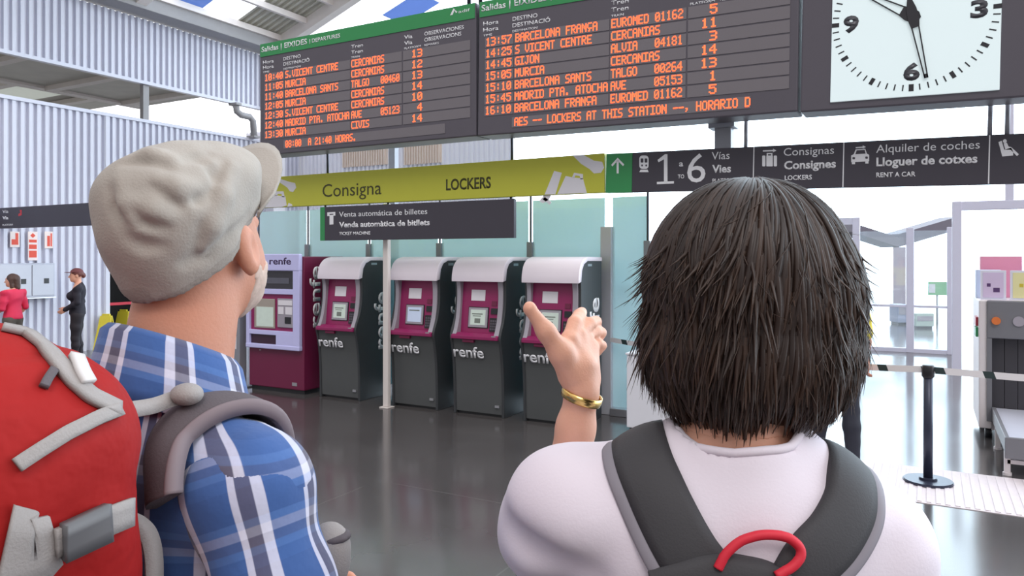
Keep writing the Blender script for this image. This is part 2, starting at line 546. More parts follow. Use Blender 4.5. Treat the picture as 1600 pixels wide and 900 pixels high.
# ------------------------------------------------------------------ hanging boards and signs
YB, YS = 6.1, 6.4
TS = [None]
def set_tilt(o, deg):
    o.rotation_euler = (0, math.radians(deg), 0)
    TS[0] = (o.location.copy(), math.radians(deg)) if deg else None
def lp(px, py, Y):
    """point of the sign (as if it hung level) seen at a picture position"""
    P = on(px, py, Y)
    if TS[0]:
        org, th = TS[0]
        d = P - org
        P = org + Matrix.Rotation(-th, 3, 'Y') @ d
    return P
def s_text(s, name, m, root, x0, x1, yb, capx, Y, bold=0.0, shear=0.0):
    a, b2 = lp(x0, yb, Y), lp(x1, yb, Y)
    Z = Y / (SY * (x0 - 800) / FPX + CY)
    return wall_text(s, name, m, root, root.location, (a.x, Y, a.z), lp(x1, yb, Y).x - a.x, capx * Z / FPX, bold, shear)

ROWS1 = [('10:40', 'S.VICENT CENTRE', 'CERCANIAS', '13'), ('11:05', 'MURCIA', 'CERCANIAS', '12'), ('11:40', 'BARCELONA SANTS', 'TALGO   00460', '13'), ('12:05', 'MURCIA', 'CERCANIAS', '14'),
         ('12:30', 'S.VICENT CENTRE', 'CERCANIAS', '10'), ('12:40', 'MADRID PTA. ATOCHA', 'AVE     05123', ' 4'), ('13:30', 'MURCIA', 'CIVIS', '14')]
ROWS2 = [('13:57', 'BARCELONA FRANÇA', 'EUROMED 01162', ' 5'), ('14:25', 'S VICENT CENTRE', 'CERCANIAS', '11'), ('14:45', 'GIJON', 'ALVIA   04181', ' 3'), ('15:05', 'MURCIA', 'CERCANIAS', '14'),
         ('15:10', 'BARCELONA SANTS', 'TALGO   00264', '13'), ('15:45', 'MADRID PTA. ATOCHA', 'AVE     05153', ' 1'), ('16:10', 'BARCELONA FRANÇA', 'EUROMED 01162', ' 5')]

def departure_board(label, px0, px1, rows, msg, msg_n, tilt, zb, title):
    u0, u1 = ux(px0, YB), ux(px1, YB)
    o = thing('departure_board', label, 'departure board', (u0, YB, zb), group='departure boards')
    set_tilt(o, tilt)
    org = o.location
    W = u1 - u0
    zt = zb + 1.28
    b = MB(org); b.box((u0, YB, zb), (u1 - 0.008, YB + 0.28, zt), 0.012); b.build('housing', M_board, o)
    b = MB(org); b.box((u0 + 0.012, YB - 0.006, zt - 0.15), (u1 - 0.02, YB, zt - 0.004)); b.build('header_band', M_green, o)
    # columns as shares of the width, measured on the readable board
    X = lambda p: u0 + W * p
    cT, cD, cR, cV, cE = 0.030, 0.140, 0.468, 0.775, 0.975
    zr = zb + 0.845
    for i, r in enumerate(rows):
        z = zr - 0.1085 * i
        b = MB(org)
        b.box((X(cT) - .01, YB - 0.004, z - 0.012), (X(cD) - 0.02, YB, z + 0.084)); b.box((X(cD) - 0.012, YB - 0.004, z - 0.012), (X(cR) - 0.02, YB, z + 0.084))
        b.box((X(cR) - 0.012, YB - 0.004, z - 0.012), (X(0.695), YB, z + 0.084)); b.box((X(0.70), YB - 0.004, z - 0.012), (X(cE), YB, z + 0.084))
        d = b.build('display_row', M_strip, o)
        for s, xa, xb, n, nm in ((r[0], cT, 0.126, 5, 'departure_time'), (r[1], cD, 0.458, 18, 'destination'), (r[2], cR, 0.685, 13, 'train'), (r[3], 0.738, 0.782, 2, 'track')):
            b = MB(org); led_cells(b, s, X(xa), X(xb), z, 0.078, YB - 0.006, n); b.build(nm + '_lettering', M_led, d)
    z = zr - 0.78
    b = MB(org); b.box((X(0.13), YB - 0.004, z - 0.012), (X(0.875), YB, z + 0.084)); d = b.build('message_row', M_strip, o)
    b = MB(org); led_cells(b, msg, X(0.14), X(0.14 + 0.735 * msg_n / 44), z, 0.078, YB - 0.006, msg_n); b.build('lit_message_lettering', M_led, d)
    for xs, ws, lines in ((cT - 0.012, (0.058, 0.058, 0.034), ('Hora', 'Hora', 'TIME')), (cD - 0.012, (0.09, 0.135, 0.09), ('DESTINO', 'DESTINACIÓ', 'DESTINATION')), (cR - 0.002, (0.055, 0.055, 0.04), ('Tren', 'Tren', 'TRAIN')),
                          (0.705, (0.035, 0.035, 0.07), ('Vía', 'Via', 'PLATFORM')), (0.79, (0.16, 0.15, 0.06), ('OBSERVACIONES', 'OBSERVACIONS', 'REMARKS'))):
        for k, (s, wd) in enumerate(zip(lines, ws)):
            wall_text(s, 'column_heading', M_txt, o, org, (X(xs), YB - 0.001, zb + (1.045, 0.985, 0.94)[k]), W * wd, (0.04, 0.04, 0.022)[k], 0.01)
    wall_text(title, 'board_title', M_txt, o, org, (X(0.012), YB - 0.007, zt - 0.098), W * 0.24, 0.062, 0.015)
    wall_text('| DEPARTURES', 'board_title', M_txt, o, org, (X(0.265), YB - 0.007, zt - 0.095), W * 0.15, 0.045, 0.01)
    wall_text('adif', 'operator_mark', M_txt, o, org, (X(0.93), YB - 0.007, zt - 0.075), W * 0.045, 0.03, 0.0)
    poly_part([[(X(0.897), zt - 0.08), (X(0.907), zt - 0.08), (X(0.915), zt - 0.035), (X(0.91), zt - 0.02)], [(X(0.912), zt - 0.02), (X(0.917), zt - 0.04), (X(0.926), zt - 0.06), (X(0.920), zt - 0.07)]], 'operator_mark', M_txt, o, org, YB - 0.006)
    # rods that hang it from the roof steel
    for p in (0.94, 0.985):
        b = MB(org); b.tube([(X(p), YB + 0.14, zt - 0.01), (X(p), YB + 0.14, 9.6)], 0.02, 8); b.build('hanging_rod', M_rod, o)
    TS[0] = None
    return o
departure_board('dark departure board showing trains from 10:40 to 13:30, above the flat grey cap', 406, 745, ROWS1, '08:00  A 21:40 HORAS.', 21, 0.0, 2.815, 'Salidas | EIXIDES')
departure_board('dark departure board showing trains from 13:57 to 16:10, left of the clock', 746, 1248, ROWS2, 'AES -- LOCKERS AT THIS STATION --, HORARIO D', 44, 0.75, 2.812, 'Salidas | EIXIDES')

# clock
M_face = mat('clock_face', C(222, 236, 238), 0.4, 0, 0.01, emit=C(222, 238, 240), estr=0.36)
M_ink = mat('clock_ink', C(44, 42, 48), 0.5, 0, 0.03)
M_num = mat('clock_numeral_grey', C(74, 74, 80), 0.35, 0.2, 0.05)
u0, u1 = ux(1250, YB), 0.95
o = thing('station_clock', 'square white station clock with black hands in a dark housing', 'clock', (u0, YB, 2.765))
set_tilt(o, 1.2)
org = o.location
b = MB(org); b.box((u0, YB, 2.765), (u1, YB + 0.28, 4.10), 0.012); b.build('housing', M_board, o)
fx0, fx1, fz0, fz1 = -0.641, 0.432, 2.822, 3.96
cu_, cz_ = -0.103, 3.396
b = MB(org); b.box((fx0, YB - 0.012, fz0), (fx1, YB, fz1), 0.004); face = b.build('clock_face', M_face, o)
for k in range(60):
    a = math.radians(k * 6)
    R = 0.512
    hw, hl = (0.0135, 0.025) if k % 5 == 0 else (0.0045, 0.022)
    if k % 15 == 0: hw = 0.016
    d = Vector((math.sin(a), 0, math.cos(a))); s = Vector((math.cos(a), 0, -math.sin(a)))
    c = Vector((cu_, 0, cz_)) + d * R
    pts = [c - s * hw - d * hl, c + s * hw - d * hl, c + s * hw + d * hl, c - s * hw + d * hl]
    poly_part([[(p.x, p.z) for p in pts]], 'minute_mark', M_ink, face, org, YB - 0.012)
for s, du, dz in (('12', 0, 0.40), ('3', 0.405, 0), ('6', 0, -0.395), ('9', -0.405, 0)):
    wd = 0.105 if len(s) == 1 else 0.19
    wall_text(s, 'numeral', M_num, face, org, (cu_ + du - wd / 2, YB - 0.012, cz_ + dz - 0.058), wd, 0.116, 0.05)
def hand(name, deg, L, tail, wid, y):
    a = math.radians(deg)
    d = Vector((math.sin(a), 0, math.cos(a))); s = Vector((math.cos(a), 0, -math.sin(a)))
    c = Vector((cu_, 0, cz_))
    P = lambda f, g: ((c + d * f + s * g).x, (c + d * f + s * g).z)
    t = 0.009
    r0 = 0.085
    w0, w1 = wid, wid * 0.5
    polys = [[P(r0, w0), P(r0, w0 - t), P(L, w1 - t), P(L, w1)], [P(r0, -w0 + t), P(r0, -w0), P(L, -w1), P(L, -w1 + t)],
             [P(L - 0.03, w1), P(L - 0.03, -w1), P(L, -w1), P(L, w1)],
             [P(r0, -w0), P(r0 + 0.005, w0), P(0.03, wid * 1.35), P(-tail * 0.4, wid * 1.2), P(-tail, wid * 0.5), P(-tail, -wid * 0.5), P(-tail * 0.4, -wid * 1.2), P(0.03, -wid * 1.35)]]
    poly_part(polys, name, M_ink, o, org, y, 0.004)
hand('hour_hand', 303, 0.33, 0.05, 0.036, YB - 0.016)
hand('minute_hand', 168.3, 0.462, 0.13, 0.027, YB - 0.022)
b = MB(org); b.box((u1 - 0.7, YB + 0.1, 4.09), (u1 - 0.66, YB + 0.14, 9.9)); b.build('hanging_rod', M_rod, o)
TS[0] = None

# yellow-green locker banner
M_lime = mat('banner_lime', C(196, 196, 64), 0.5, 0, 0.03)
M_pale = mat('banner_pale_print', C(226, 224, 230), 0.5, 0, 0.01)
M_olive = mat('banner_dark_print', C(66, 64, 24), 0.5, 0, 0.02)
xL, xR = ux(396, YS), ux(945, YS) - 0.004
o = thing('locker_banner', 'long lime green luggage locker banner with pale suitcase silhouettes', 'banner', (xL, YS, 2.243))
org = o.location
b = MB(org); b.box((xL, YS, 2.243), (xR, YS + 0.06, 2.605), 0.006); b.build('banner_panel', M_lime, o)
px_text('Consigna', 'lettering', M_olive, o, org, 504, 596, 308, 21, YS - 0.001)
px_text('LOCKERS', 'lettering', M_olive, o, org, 697, 767, 297, 17.5, YS - 0.001, 0.022)
def pxpoly(pts, Y): return [(lp(x, y, Y).x, lp(x, y, Y).z) for x, y in pts]
def spoly(polys, name, m, root, Y, th=0.002): return poly_part([pxpoly(p, Y) for p in polys], name, m, root, (root if root.parent is None else root.parent).location, Y, th)
# keys and cases on the banner
spoly([[(430, 280), (436, 279), (452, 284), (461, 286), (463, 293), (458, 300), (453, 299), (449, 293), (440, 287)]], 'pale_key_print', M_pale, o, YS)
spoly([[(420, 304), (446, 307), (448, 321), (440, 323.5), (408, 324.5)], [(430, 306), (431, 299), (443, 299), (445, 308), (441, 308), (440, 303), (434, 303), (433, 306)], [(449, 323), (451, 317), (456, 319), (457, 322)]], 'pale_case_print', M_pale, o, YS)
spoly([[(895, 243), (912, 242), (928, 251), (941, 253), (944, 262), (939, 270), (928, 271), (921, 264), (908, 256)]], 'pale_key_print', M_pale, o, YS)
spoly([[(866, 267), (878, 270), (868, 303.5), (851, 304)], [(884, 275), (894, 277), (911, 279), (917, 301.5), (871, 303.3)], [(894, 277), (897, 270), (911, 272), (911, 280), (907, 280), (906, 275), (899, 274), (898, 278)]], 'pale_case_print', M_pale, o, YS)
# trolley foot that hangs below the banner edge
spoly([[(851, 304), (862, 303.5), (858, 312), (848, 318), (843, 314)], [(848, 311), (852, 308), (862, 316), (859, 320)]], 'case_wheel_cutout', M_pale, o, YS + 0.02, 0.006)
for p in (512, 800):
    x = ux(p, YS + 0.03)
    b = MB(org); b.tube([(x, YS + 0.03, 2.60), (x, YS + 0.03, 2.90)], 0.014, 8); b.build('hanging_rod', M_rod, o)

# ticket machine sign under it
xL, xR = ux(500, YS), ux(803, YS)
o = thing('ticket_sign', 'dark hanging ticket machine sign with a green left edge', 'sign', (xL, YS, 1.84))
org = o.location
b = MB(org); b.box((xL + 0.07, YS, 1.84), (xR, YS + 0.05, 2.222), 0.004); b.build('sign_panel', M_dark, o)
b = MB(org); b.box((xL, YS, 1.84), (xL + 0.07, YS + 0.05, 2.222), 0.004); b.build('green_edge', M_green, o)
px_text('Venta automática de billetes', 'lettering', M_txt, o, org, 530, 667.6, 339, 8.5, YS - 0.001, 0.0)
px_text('Venda automàtica de bitllets', 'lettering', M_txt, o, org, 530, 671.5, 355.5, 8.8, YS - 0.001, 0.03)
px_text('TICKET MACHINE', 'lettering', M_txt, o, org, 530, 578.5, 367.5, 5.2, YS - 0.001, 0.02)
spoly([[(511.5, 332), (524, 331), (524, 337), (521, 337.2), (521, 334), (515, 334.3), (515, 337.6), (511.5, 337.8)], [(515, 336), (521, 335.5), (521, 350.5), (515, 351)]], 'ticket_pictogram', M_txt, o, YS)
for p in (508, 606, 798):
    x = ux(p, YS + 0.025)
    b = MB(org); b.tube([(x, YS + 0.03, 2.215), (x, YS + 0.03, 2.2425)], 0.012, 8); b.build('hanger', M_rod, o)

# charcoal direction sign
xL, xR = ux(945.5, YS), 1.05
o = thing('direction_sign', 'long dark direction sign with a green arrow square and tracks 1 to 6', 'sign', (xL, YS, 2.24))
set_tilt(o, 1.2)
org = o.location
xa = ux(987, YS)
b = MB(org); b.box((xa, YS, 2.24), (xR, YS + 0.06, 2.597), 0.005); b.build('sign_panel', M_dark, o)
b = MB(org); b.box((xL + 0.004, YS, 2.24), (xa, YS + 0.06, 2.597), 0.005); b.build('green_arrow_panel', M_green, o)
spoly([[(963.6, 271), (966.8, 271), (966.8, 251), (963.6, 251)], [(965.2, 246.5), (975.5, 257), (973.5, 259.5), (965.2, 251.2), (957, 260), (955, 257.6)]], 'arrow', M_txt, o, YS)
def rrect(x0, y0, x1, y1, r, n=4):
    out = []
    for cx, cy, a0 in ((x1 - r, y0 + r, -90), (x1 - r, y1 - r, 0), (x0 + r, y1 - r, 90), (x0 + r, y0 + r, 180)):
        for k in range(n + 1):
            a = math.radians(a0 + 90 * k / n)
            out.append((cx + r * math.cos(a), cy + r * math.sin(a)))
    return out
tr = spoly([rrect(999, 243, 1013.5, 264, 5), [(1001, 265), (1012, 265), (1013.5, 269), (999, 269)]], 'train_pictogram', M_txt, o, YS)
spoly([rrect(1001, 247.5, 1005.3, 254, 1), rrect(1007.3, 247.5, 1011.5, 254, 1), rrect(1002, 257, 1004.5, 260, 1), rrect(1008.5, 257, 1011, 260, 1)], 'train_windows', M_dark, tr, YS - 0.002, 0.001)
def icon_text(s, x0, x1, yb, cap, bold=0.0): s_text(s, 'lettering', M_txt, o, x0, x1, yb, cap, YS - 0.001, bold)
spoly([[(1037.5, 284), (1037.5, 249), (1029, 253.5), (1027.5, 250), (1039, 241), (1043, 241), (1043, 283.7)], [(1026.5, 284.2), (1053, 283), (1053, 286.8), (1026.5, 288)]], 'numeral', M_txt, o, YS)
icon_text('a', 1061, 1067.5, 260, 9.5, 0.02); icon_text('TO', 1059, 1069, 279, 6.5, 0.02); icon_text('6', 1073.5, 1102, 285, 47, 0.0)
icon_text('Vías', 1112, 1140, 249.5, 12.5, 0.0); icon_text('Vies', 1112.5, 1142, 270, 12.5, 0.03); icon_text('PLATFORMS', 1113, 1155, 286, 7, 0.01)
icon_text('Consignas', 1224.5, 1303, 243.5, 12.5, 0.0); icon_text('Consignes', 1225, 1306, 264.5, 13, 0.03); icon_text('LOCKERS', 1226, 1268.5, 281.5, 7.5, 0.02)
icon_text('Alquiler de coches', 1369, 1530.7, 238.8, 13, 0.0); icon_text('Lloguer de cotxes', 1369, 1527, 259.5, 13.5, 0.03); icon_text('RENT A CAR', 1369, 1430.5, 277, 7.5, 0.02)
for p in (1177.7, 1318, 1545.5):
    a = lp(p, 250, YS).x
    poly_part([[(a - 0.004, 2.243), (a + 0.004, 2.243), (a + 0.004, 2.594), (a - 0.004, 2.594)]], 'divider_line', M_txt, o, org, YS)
spoly([rrect(1191, 243, 1196, 260, 1.5), rrect(1197.5, 243, 1207.5, 260, 1), rrect(1209, 243, 1214, 260, 1.5), [(1198, 243), (1198, 239), (1207, 239), (1207, 243), (1205, 243), (1205, 241), (1200, 241), (1200, 243)],
       [(1192, 235), (1208, 234.3), (1208, 232.3), (1213, 235.3), (1208, 238), (1208, 236.3), (1192, 237)]], 'luggage_pictogram', M_txt, o, YS)
cp = spoly([[(1330, 243), (1334, 241), (1337, 233.5), (1352, 232.5), (1354.5, 240), (1358, 242), (1358, 252), (1330, 253.5)], [(1331, 253), (1336, 253), (1336, 256.5), (1331, 256.5)], [(1352, 252), (1357, 252), (1357, 255.5), (1352, 255.5)],
            [(1337, 230), (1348, 229), (1348, 227), (1353, 229.8), (1348, 232), (1348, 231), (1337, 231.8)]], 'car_pictogram', M_txt, o, YS)
spoly([[(1336.5, 241), (1338.5, 235), (1351, 234.2), (1352.5, 240)], rrect(1332, 245.5, 1336, 249, 1), rrect(1352, 244.5, 1356, 248, 1)], 'car_windows', M_dark, cp, YS - 0.002, 0.001)
spoly([[(1560, 222), (1565, 220), (1569, 234), (1580, 231), (1583, 237), (1583, 243), (1566, 244.5)], rrect(1567, 217.5, 1573, 223.5, 2.8), [(1568, 224), (1573, 223), (1576, 229), (1580, 230), (1592, 241), (1589, 244), (1579, 234), (1571, 234)]], 'waiting_seat_pictogram', M_txt, o, YS)
for p in (1165, 1546, 1573):
    a = lp(p, 230, YS + 0.03)
    b = MB(org); b.tube([(a.x, YS + 0.03, 2.59), (a.x, YS + 0.03, 2.84)], 0.016, 8); b.build('hanger', M_grey, o)
TS[0] = None
# steel post that carries board and sign
xp = ux(1130, 6.52)
b = MB(); b.box((xp - 0.07, 6.5, 0), (xp + 0.07, 6.62, 3.2), 0.006); b.box((xp - 0.11, 6.44, 2.76), (xp + 0.11, 6.62, 2.82))
struct(b.build('column_sign', M_grey))
# left sign in front of the ribbed wall
za, zb2 = on(0, 357, 6.4).z, on(0, 327, 6.4).z
o = thing('direction_sign', 'plain dark direction sign on the far left in front of the ribbed wall', 'sign', (-12.85, 6.4, za))
org = o.location
xe = ux(215, 6.4)
b = MB(org); b.box((-12.85, 6.4, za), (xe, 6.46, zb2 + 0.02), 0.005); b.build('sign_panel', M_dark, o)
px_text('Vía', 'lettering', M_txt, o, org, 4, 13, 333, 5, 6.399); px_text('Via', 'lettering', M_txt, o, org, 4, 13, 343, 5, 6.399, 0.03); px_text('PLATFORM', 'lettering', M_txt, o, org, 4, 20, 353, 3, 6.399)
spoly([[(31, 328), (34, 328), (34, 336), (29, 338), (29, 334), (32, 333)]], 'red_pictogram', mat('sign_red', C(205, 50, 60), 0.5, 0, 0.02), o, 6.4)
b = MB(org); b.box((-13.0, 6.42, za + .05), (-12.85, 6.44, zb2 - .03)); b.build('wall_bracket', M_rod, o)

# slim pole below the ticket sign
xp = ux(603.5, 6.5)
o = thing('sign_pole', 'slim cream pole standing between the first two charcoal ticket machines', 'pole', (xp, 6.5, 0))
M_cream = mat('cream_pole', C(222, 214, 210), 0.45, 0, 0.03)
b = MB(o.location); b.box((xp - 0.035, 6.48, 0.012), (xp + 0.035, 6.54, 2.24), 0.01); b.build('shaft', M_cream, o)
b = MB(o.location); b.box((xp - 0.06, 6.45, 0), (xp + 0.06, 6.57, 0.012), 0.003); b.build('base_plate', M_cream, o)

# ------------------------------------------------------------------ ticket machines
M_char = mat('charcoal_machine_paint', C(84, 86, 87), 0.42, 0.1, 0.05)
M_charside = mat('charcoal_side_panel', C(60, 62, 65), 0.45, 0.1, 0.05)
M_plum = mat('plum_panel', C(146, 34, 92), 0.4, 0, 0.05)
M_plum2 = mat('plum_body', C(112, 28, 66), 0.42, 0, 0.05)
M_hood = mat('pearl_hood', C(240, 230, 240), 0.35, 0, 0.02)
M_cheek = mat('grey_cheek', C(166, 160, 170), 0.45, 0.1, 0.04)
M_paper = mat('white_paper', C(232, 228, 234), 0.7, 0, 0.03)
M_scr = mat('lit_screen', C(186, 198, 190), 0.25, 0, 0.1, 20, emit=C(190, 205, 195), estr=0.25)
M_scr2 = mat('lit_screen_blue', C(180, 192, 214), 0.25, 0, 0.05, 20, emit=C(180, 195, 220), estr=0.3)
M_silver = mat('brushed_silver', C(190, 190, 196), 0.3, 0.8, 0.05)
YM = 6.58
def slab(b, P0, U, V, w_, h_, th):
    """thin block on a tilted plane"""
    P0, U, V = Vector(P0), Vector(U).normalized(), Vector(V).normalized()
    N = U.cross(V).normalized()
    t = bmesh.new()
    lo = [t.verts.new(P0 + U * a + V * c) for a, c in ((0, 0), (w_, 0), (w_, h_), (0, h_))]
    hi = [t.verts.new(P0 + U * a + V * c + N * th) for a, c in ((0, 0), (w_, 0), (w_, h_), (0, h_))]
    t.faces.new(lo); t.faces.new(list(reversed(hi)))
    for i in range(4):
        t.faces.new([lo[i], lo[(i + 1) % 4], hi[(i + 1) % 4], hi[i]])
    b.merge(t)
def smooth_prof(pts, n=5):
    out = []
    for i in range(len(pts) - 1):
        p0, p1, p2, p3 = [Vector((*pts[max(0, min(len(pts) - 1, i + k))], 0)) for k in (-1, 0, 1, 2)]
        for k in range(n):
            t = k / n
            q = 0.5 * ((2 * p1) + (p2 - p0) * t + (2 * p0 - 5 * p1 + 4 * p2 - p3) * t * t + (3 * p1 - p0 - 3 * p2 + p3) * t ** 3)
            out.append((q.x, q.y))
    out.append(pts[-1])
    return out
MW, MD = 0.62, 0.62
def ticket_machine(u, label, screen=M_scr, side_logo=True):
    o = thing('ticket_machine', label, 'ticket machine', (u, YM, 0), group='charcoal self-service ticket machines')
    L = Vector((0, 0, 0))
    lower = smooth_prof([(0.075, 0.03), (0.07, 0.15), (0.065, 0.35), (0.05, 0.55), (0.02, 0.72), (0.0, 0.81)])
    # body between the side panels
    b = MB(); b.prism(lower + [(0.12, 0.83), (MD, 0.83), (MD, 0.03)], 'x', 0.03, MW - 0.03); b.build('front_panel', M_char, o)
    b = MB(); b.box((0.02, 0.10, 0), (MW - 0.02, MD - 0.02, 0.035)); b.build('plinth', M_black, o)
    side = smooth_prof([(0.06, 0.0), (0.06, 0.15), (0.055, 0.35), (0.04, 0.55), (0.01, 0.72), (-0.012, 0.81), (0.005, 0.88), (0.06, 1.0), (0.095, 1.15), (0.10, 1.30), (0.095, 1.41), (0.12, 1.52), (0.2, 1.612)])
    for x in (0.0, MW - 0.03):
        b = MB(); b.prism(side + [(MD, 1.612), (MD, 0.0)], 'x', x, x + 0.03, 0.004); sp = b.build('side_panel', M_charside, o)
        if x > 0 and side_logo:
            bm = text_mesh('renfe', 0.02)
            flat_bm(bm, Vector((MW, 0.55, 0.56)), Vector((0, 0, 1)), Vector((0, -1, 0)), 0.68, 0.34, True, None, Vector((1, 0, 0)))
            me = bpy.data.meshes.new('side_lettering'); bm.to_mesh(me); bm.free(); link_mesh('side_lettering', me, M_txt, sp)
        if x > 0:
            b = MB(); b.box((MW, 0.26, 1.56), (MW + 0.002, 0.36, 1.585)); b.build('maker_plate', M_silver, sp)
    # upper box
    b = MB(); b.box((0.03, 0.2, 0.83), (MW - 0.03, MD, 1.6)); b.build('upper_housing', M_char, o)
    # hood
    hood = smooth_prof([(0.03, 1.395), (0.035, 1.47), (0.07, 1.565), (0.15, 1.63), (0.26, 1.655)])
    b = MB(); b.prism(hood + [(MD, 1.65), (MD, 1.61), (0.25, 1.612), (0.16, 1.58), (0.115, 1.52), (0.095, 1.41)], 'x', -0.004, MW + 0.004, 0.004); b.build('hood', M_hood, o, True)
    # cheeks
    ck = smooth_prof([(-0.01, 0.845), (0.02, 0.90), (0.055, 1.0), (0.08, 1.15), (0.085, 1.30), (0.07, 1.395)])
    for x0, x1 in ((0.03, 0.075), (MW - 0.085, MW - 0.03)):
        b = MB(); b.prism(ck + [(0.2, 1.395), (0.2, 0.845)], 'x', x0, x1, 0.003); b.build('cheek', M_cheek, o)
    # plum control panel
    xa, xb = 0.075, MW - 0.085
    A, B = Vector((xa, 0.145, 1.395)), Vector((xa, 0.085, 0.86))
    b = MB(); b.prism([(0.085, 0.86), (0.145, 1.395), (0.2, 1.395), (0.2, 0.86)], 'x', xa, xb); cp_ = b.build('control_panel', M_plum, o)
    b = MB(); b.prism([(-0.035, 0.80), (-0.035, 0.835), (0.02, 0.862), (0.2, 0.862), (0.2, 0.80)], 'x', 0.028, MW - 0.028, 0.006); b.build('shelf', M_plum, o)
    U = Vector((1, 0, 0)); V = (A - B).normalized()
    PP = lambda sx, sv, off=0.0: B + U * sx + V * sv + U.cross(V).normalized() * off
    b = MB(); slab(b, PP(0.11, 0.335), U, V, 0.17, 0.115, 0.003); b.build('notice', M_paper, cp_)
    b = MB(); slab(b, PP(0.09, 0.05), U, V, 0.245, 0.22, 0.008); scf = b.build('screen_bezel', M_black, cp_)
    b = MB(); slab(b, PP(0.098, 0.058, 0.008), U, V, 0.229, 0.204, 0.006); slb = b.build('screen_surround', M_cheek, scf)
    b = MB(); slab(b, PP(0.122, 0.08, 0.014), U, V, 0.181, 0.16, 0.003); b.build('screen', screen, scf)
    b = MB()
    if screen is M_scr:
        slab(b, PP(0.14, 0.19, 0.017), U, V, 0.13, 0.012, 0.001); slab(b, PP(0.15, 0.17, 0.017), U, V, 0.1, 0.008, 0.001); slab(b, PP(0.175, 0.10, 0.017), U, V, 0.07, 0.05, 0.001)
    else:
        slab(b, PP(0.14, 0.20, 0.017), U, V, 0.14, 0.012, 0.001)
    b.build('screen_print', mat('screen_dim_print', C(120, 128, 120), 0.4, 0, 0.05), scf)
    b = MB(); slab(b, PP(0.365, 0.20), U, V, 0.075, 0.06, 0.012); b.build('card_slot', M_black, cp_)
    b = MB(); slab(b, PP(0.355, 0.02), U, V, 0.095, 0.14, 0.012); kp = b.build('card_reader', M_black, cp_)
    b = MB()
    for i in range(3):
        for j in range(4):
            slab(b, PP(0.366 + i * 0.026, 0.035 + j * 0.028, 0.012), U, V, 0.02, 0.02, 0.004)
    b.build('keypad', mat('keypad_grey', C(96, 90, 100), 0.4, 0.3, 0.05), kp)
    b = MB(); slab(b, PP(0.365, 0.285), U, V, 0.06, 0.05, 0.006); b.build('ticket_slot', M_plum2, cp_)
    b = MB(); b.box((0.16, -0.02, 0.765), (0.30, 0.05, 0.80), 0.006); b.build('return_tray', M_plum2, o)
    b = MB(); b.box((MW - 0.1, -0.032, 0.836), (MW - 0.05, 0.0, 0.846)); b.build('shelf_plate', M_silver, o)
    # lettering on the front
    bm = text_mesh('renfe', 0.02)
    flat_bm(bm, Vector((0.03, 0.026, 0.605)), Vector((1, 0, 0)), Vector((0, -0.17, 0.98)).normalized(), 0.37, 0.165, True, None, Vector((0, -0.98, -0.17)))
    me = bpy.data.meshes.new('front_lettering'); bm.to_mesh(me); bm.free(); link_mesh('front_lettering', me, M_txt, o)
    b = MB(); b.box((MW - 0.11, 0.058, 0.10), (MW - 0.06, 0.075, 0.125)); b.build('lock_plate', M_silver, o)
    return o
ticket_machine(-6.30, 'charcoal ticket machine right beside the plum machine, left of the slim pole')
ticket_machine(-5.22, 'charcoal ticket machine with a blank bluish screen, just right of the slim pole', M_scr2)
ticket_machine(-4.40, 'charcoal ticket machine third from the plum machine, between two like it')
ticket_machine(-3.56, 'charcoal ticket machine behind the raised hand, last before the glass corner')

# plum machine with lilac surround
M_lil = mat('lilac_surround', C(204, 203, 248), 0.35, 0, 0.02)
u0 = -7.44
o = thing('vending_ticket_machine', 'tall plum ticket machine with a lilac front surround beside the flat grey cap', 'ticket machine', (u0, 6.6, 0))
PW = 0.93
b = MB(); b.box((0, 0, 0.05), (PW, 0.7, 1.66), 0.012); bd = b.build('body', M_plum2, o)
b = MB(); b.box((0.02, 0.03, 0), (PW - 0.02, 0.68, 0.05)); b.build('plinth', M_black, o)
bm = text_mesh('renfe', 0.02)
flat_bm(bm, Vector((PW, 0.27, 0.80)), Vector((0, 0, 1)), Vector((0, -1, 0)), 0.74, 0.25, True, None, Vector((1, 0, 0)))
me = bpy.data.meshes.new('side_lettering'); bm.to_mesh(me); bm.free(); link_mesh('side_lettering', me, M_txt, bd)
b = MB()
b.box((0.0, -0.06, 1.485), (PW - 0.02, 0, 1.69), 0.012); b.box((0.005, -0.050, 1.20), (PW - 0.026, -0.002, 1.265), 0.006); b.box((0.005, -0.050, 0.70), (PW - 0.026, -0.002, 0.755), 0.006); b.box((0.0, -0.06, 0.53), (PW - 0.02, 0, 0.585), 0.01)
b.box((0.003, -0.055, 0.55), (0.06, -0.001, 1.6), 0.008); b.box((0.80, -0.055, 0.55), (PW - 0.023, -0.001, 1.6), 0.008); b.box((0.52, -0.052, 0.56), (0.82, -0.002, 0.72))
b.build('front_surround', M_lil, o)
b = MB(); b.box((0.06, -0.03, 1.265), (0.80, 0, 1.49)); dp = b.build('display', mat('dark_display', C(52, 50, 58), 0.2, 0, 0.1), o)
b = MB(); b.box((0.2, -0.034, 1.33), (0.72, -0.03, 1.40)); b.build('display_bar', mat('display_bar', C(92, 92, 104), 0.3, 0, 0.1), dp)
b = MB(); b.box((0.06, -0.02, 0.75), (0.80, 0, 1.2)); cp_ = b.build('control_panel', M_plum, o)
b = MB(); b.box((0.13, -0.035, 0.78), (0.48, -0.02, 1.14), 0.004); sf = b.build('screen_bezel', mat('beige_bezel', C(170, 160, 150), 0.4, 0, 0.05), cp_)
b = MB(); b.box((0.17, -0.038, 0.80), (0.46, -0.035, 1.04)); b.build('screen', M_scr, sf)
b = MB(); b.box((0.53, -0.04, 0.80), (0.79, -0.02, 1.15), 0.006); kp = b.build('coin_unit', M_cheek, cp_)
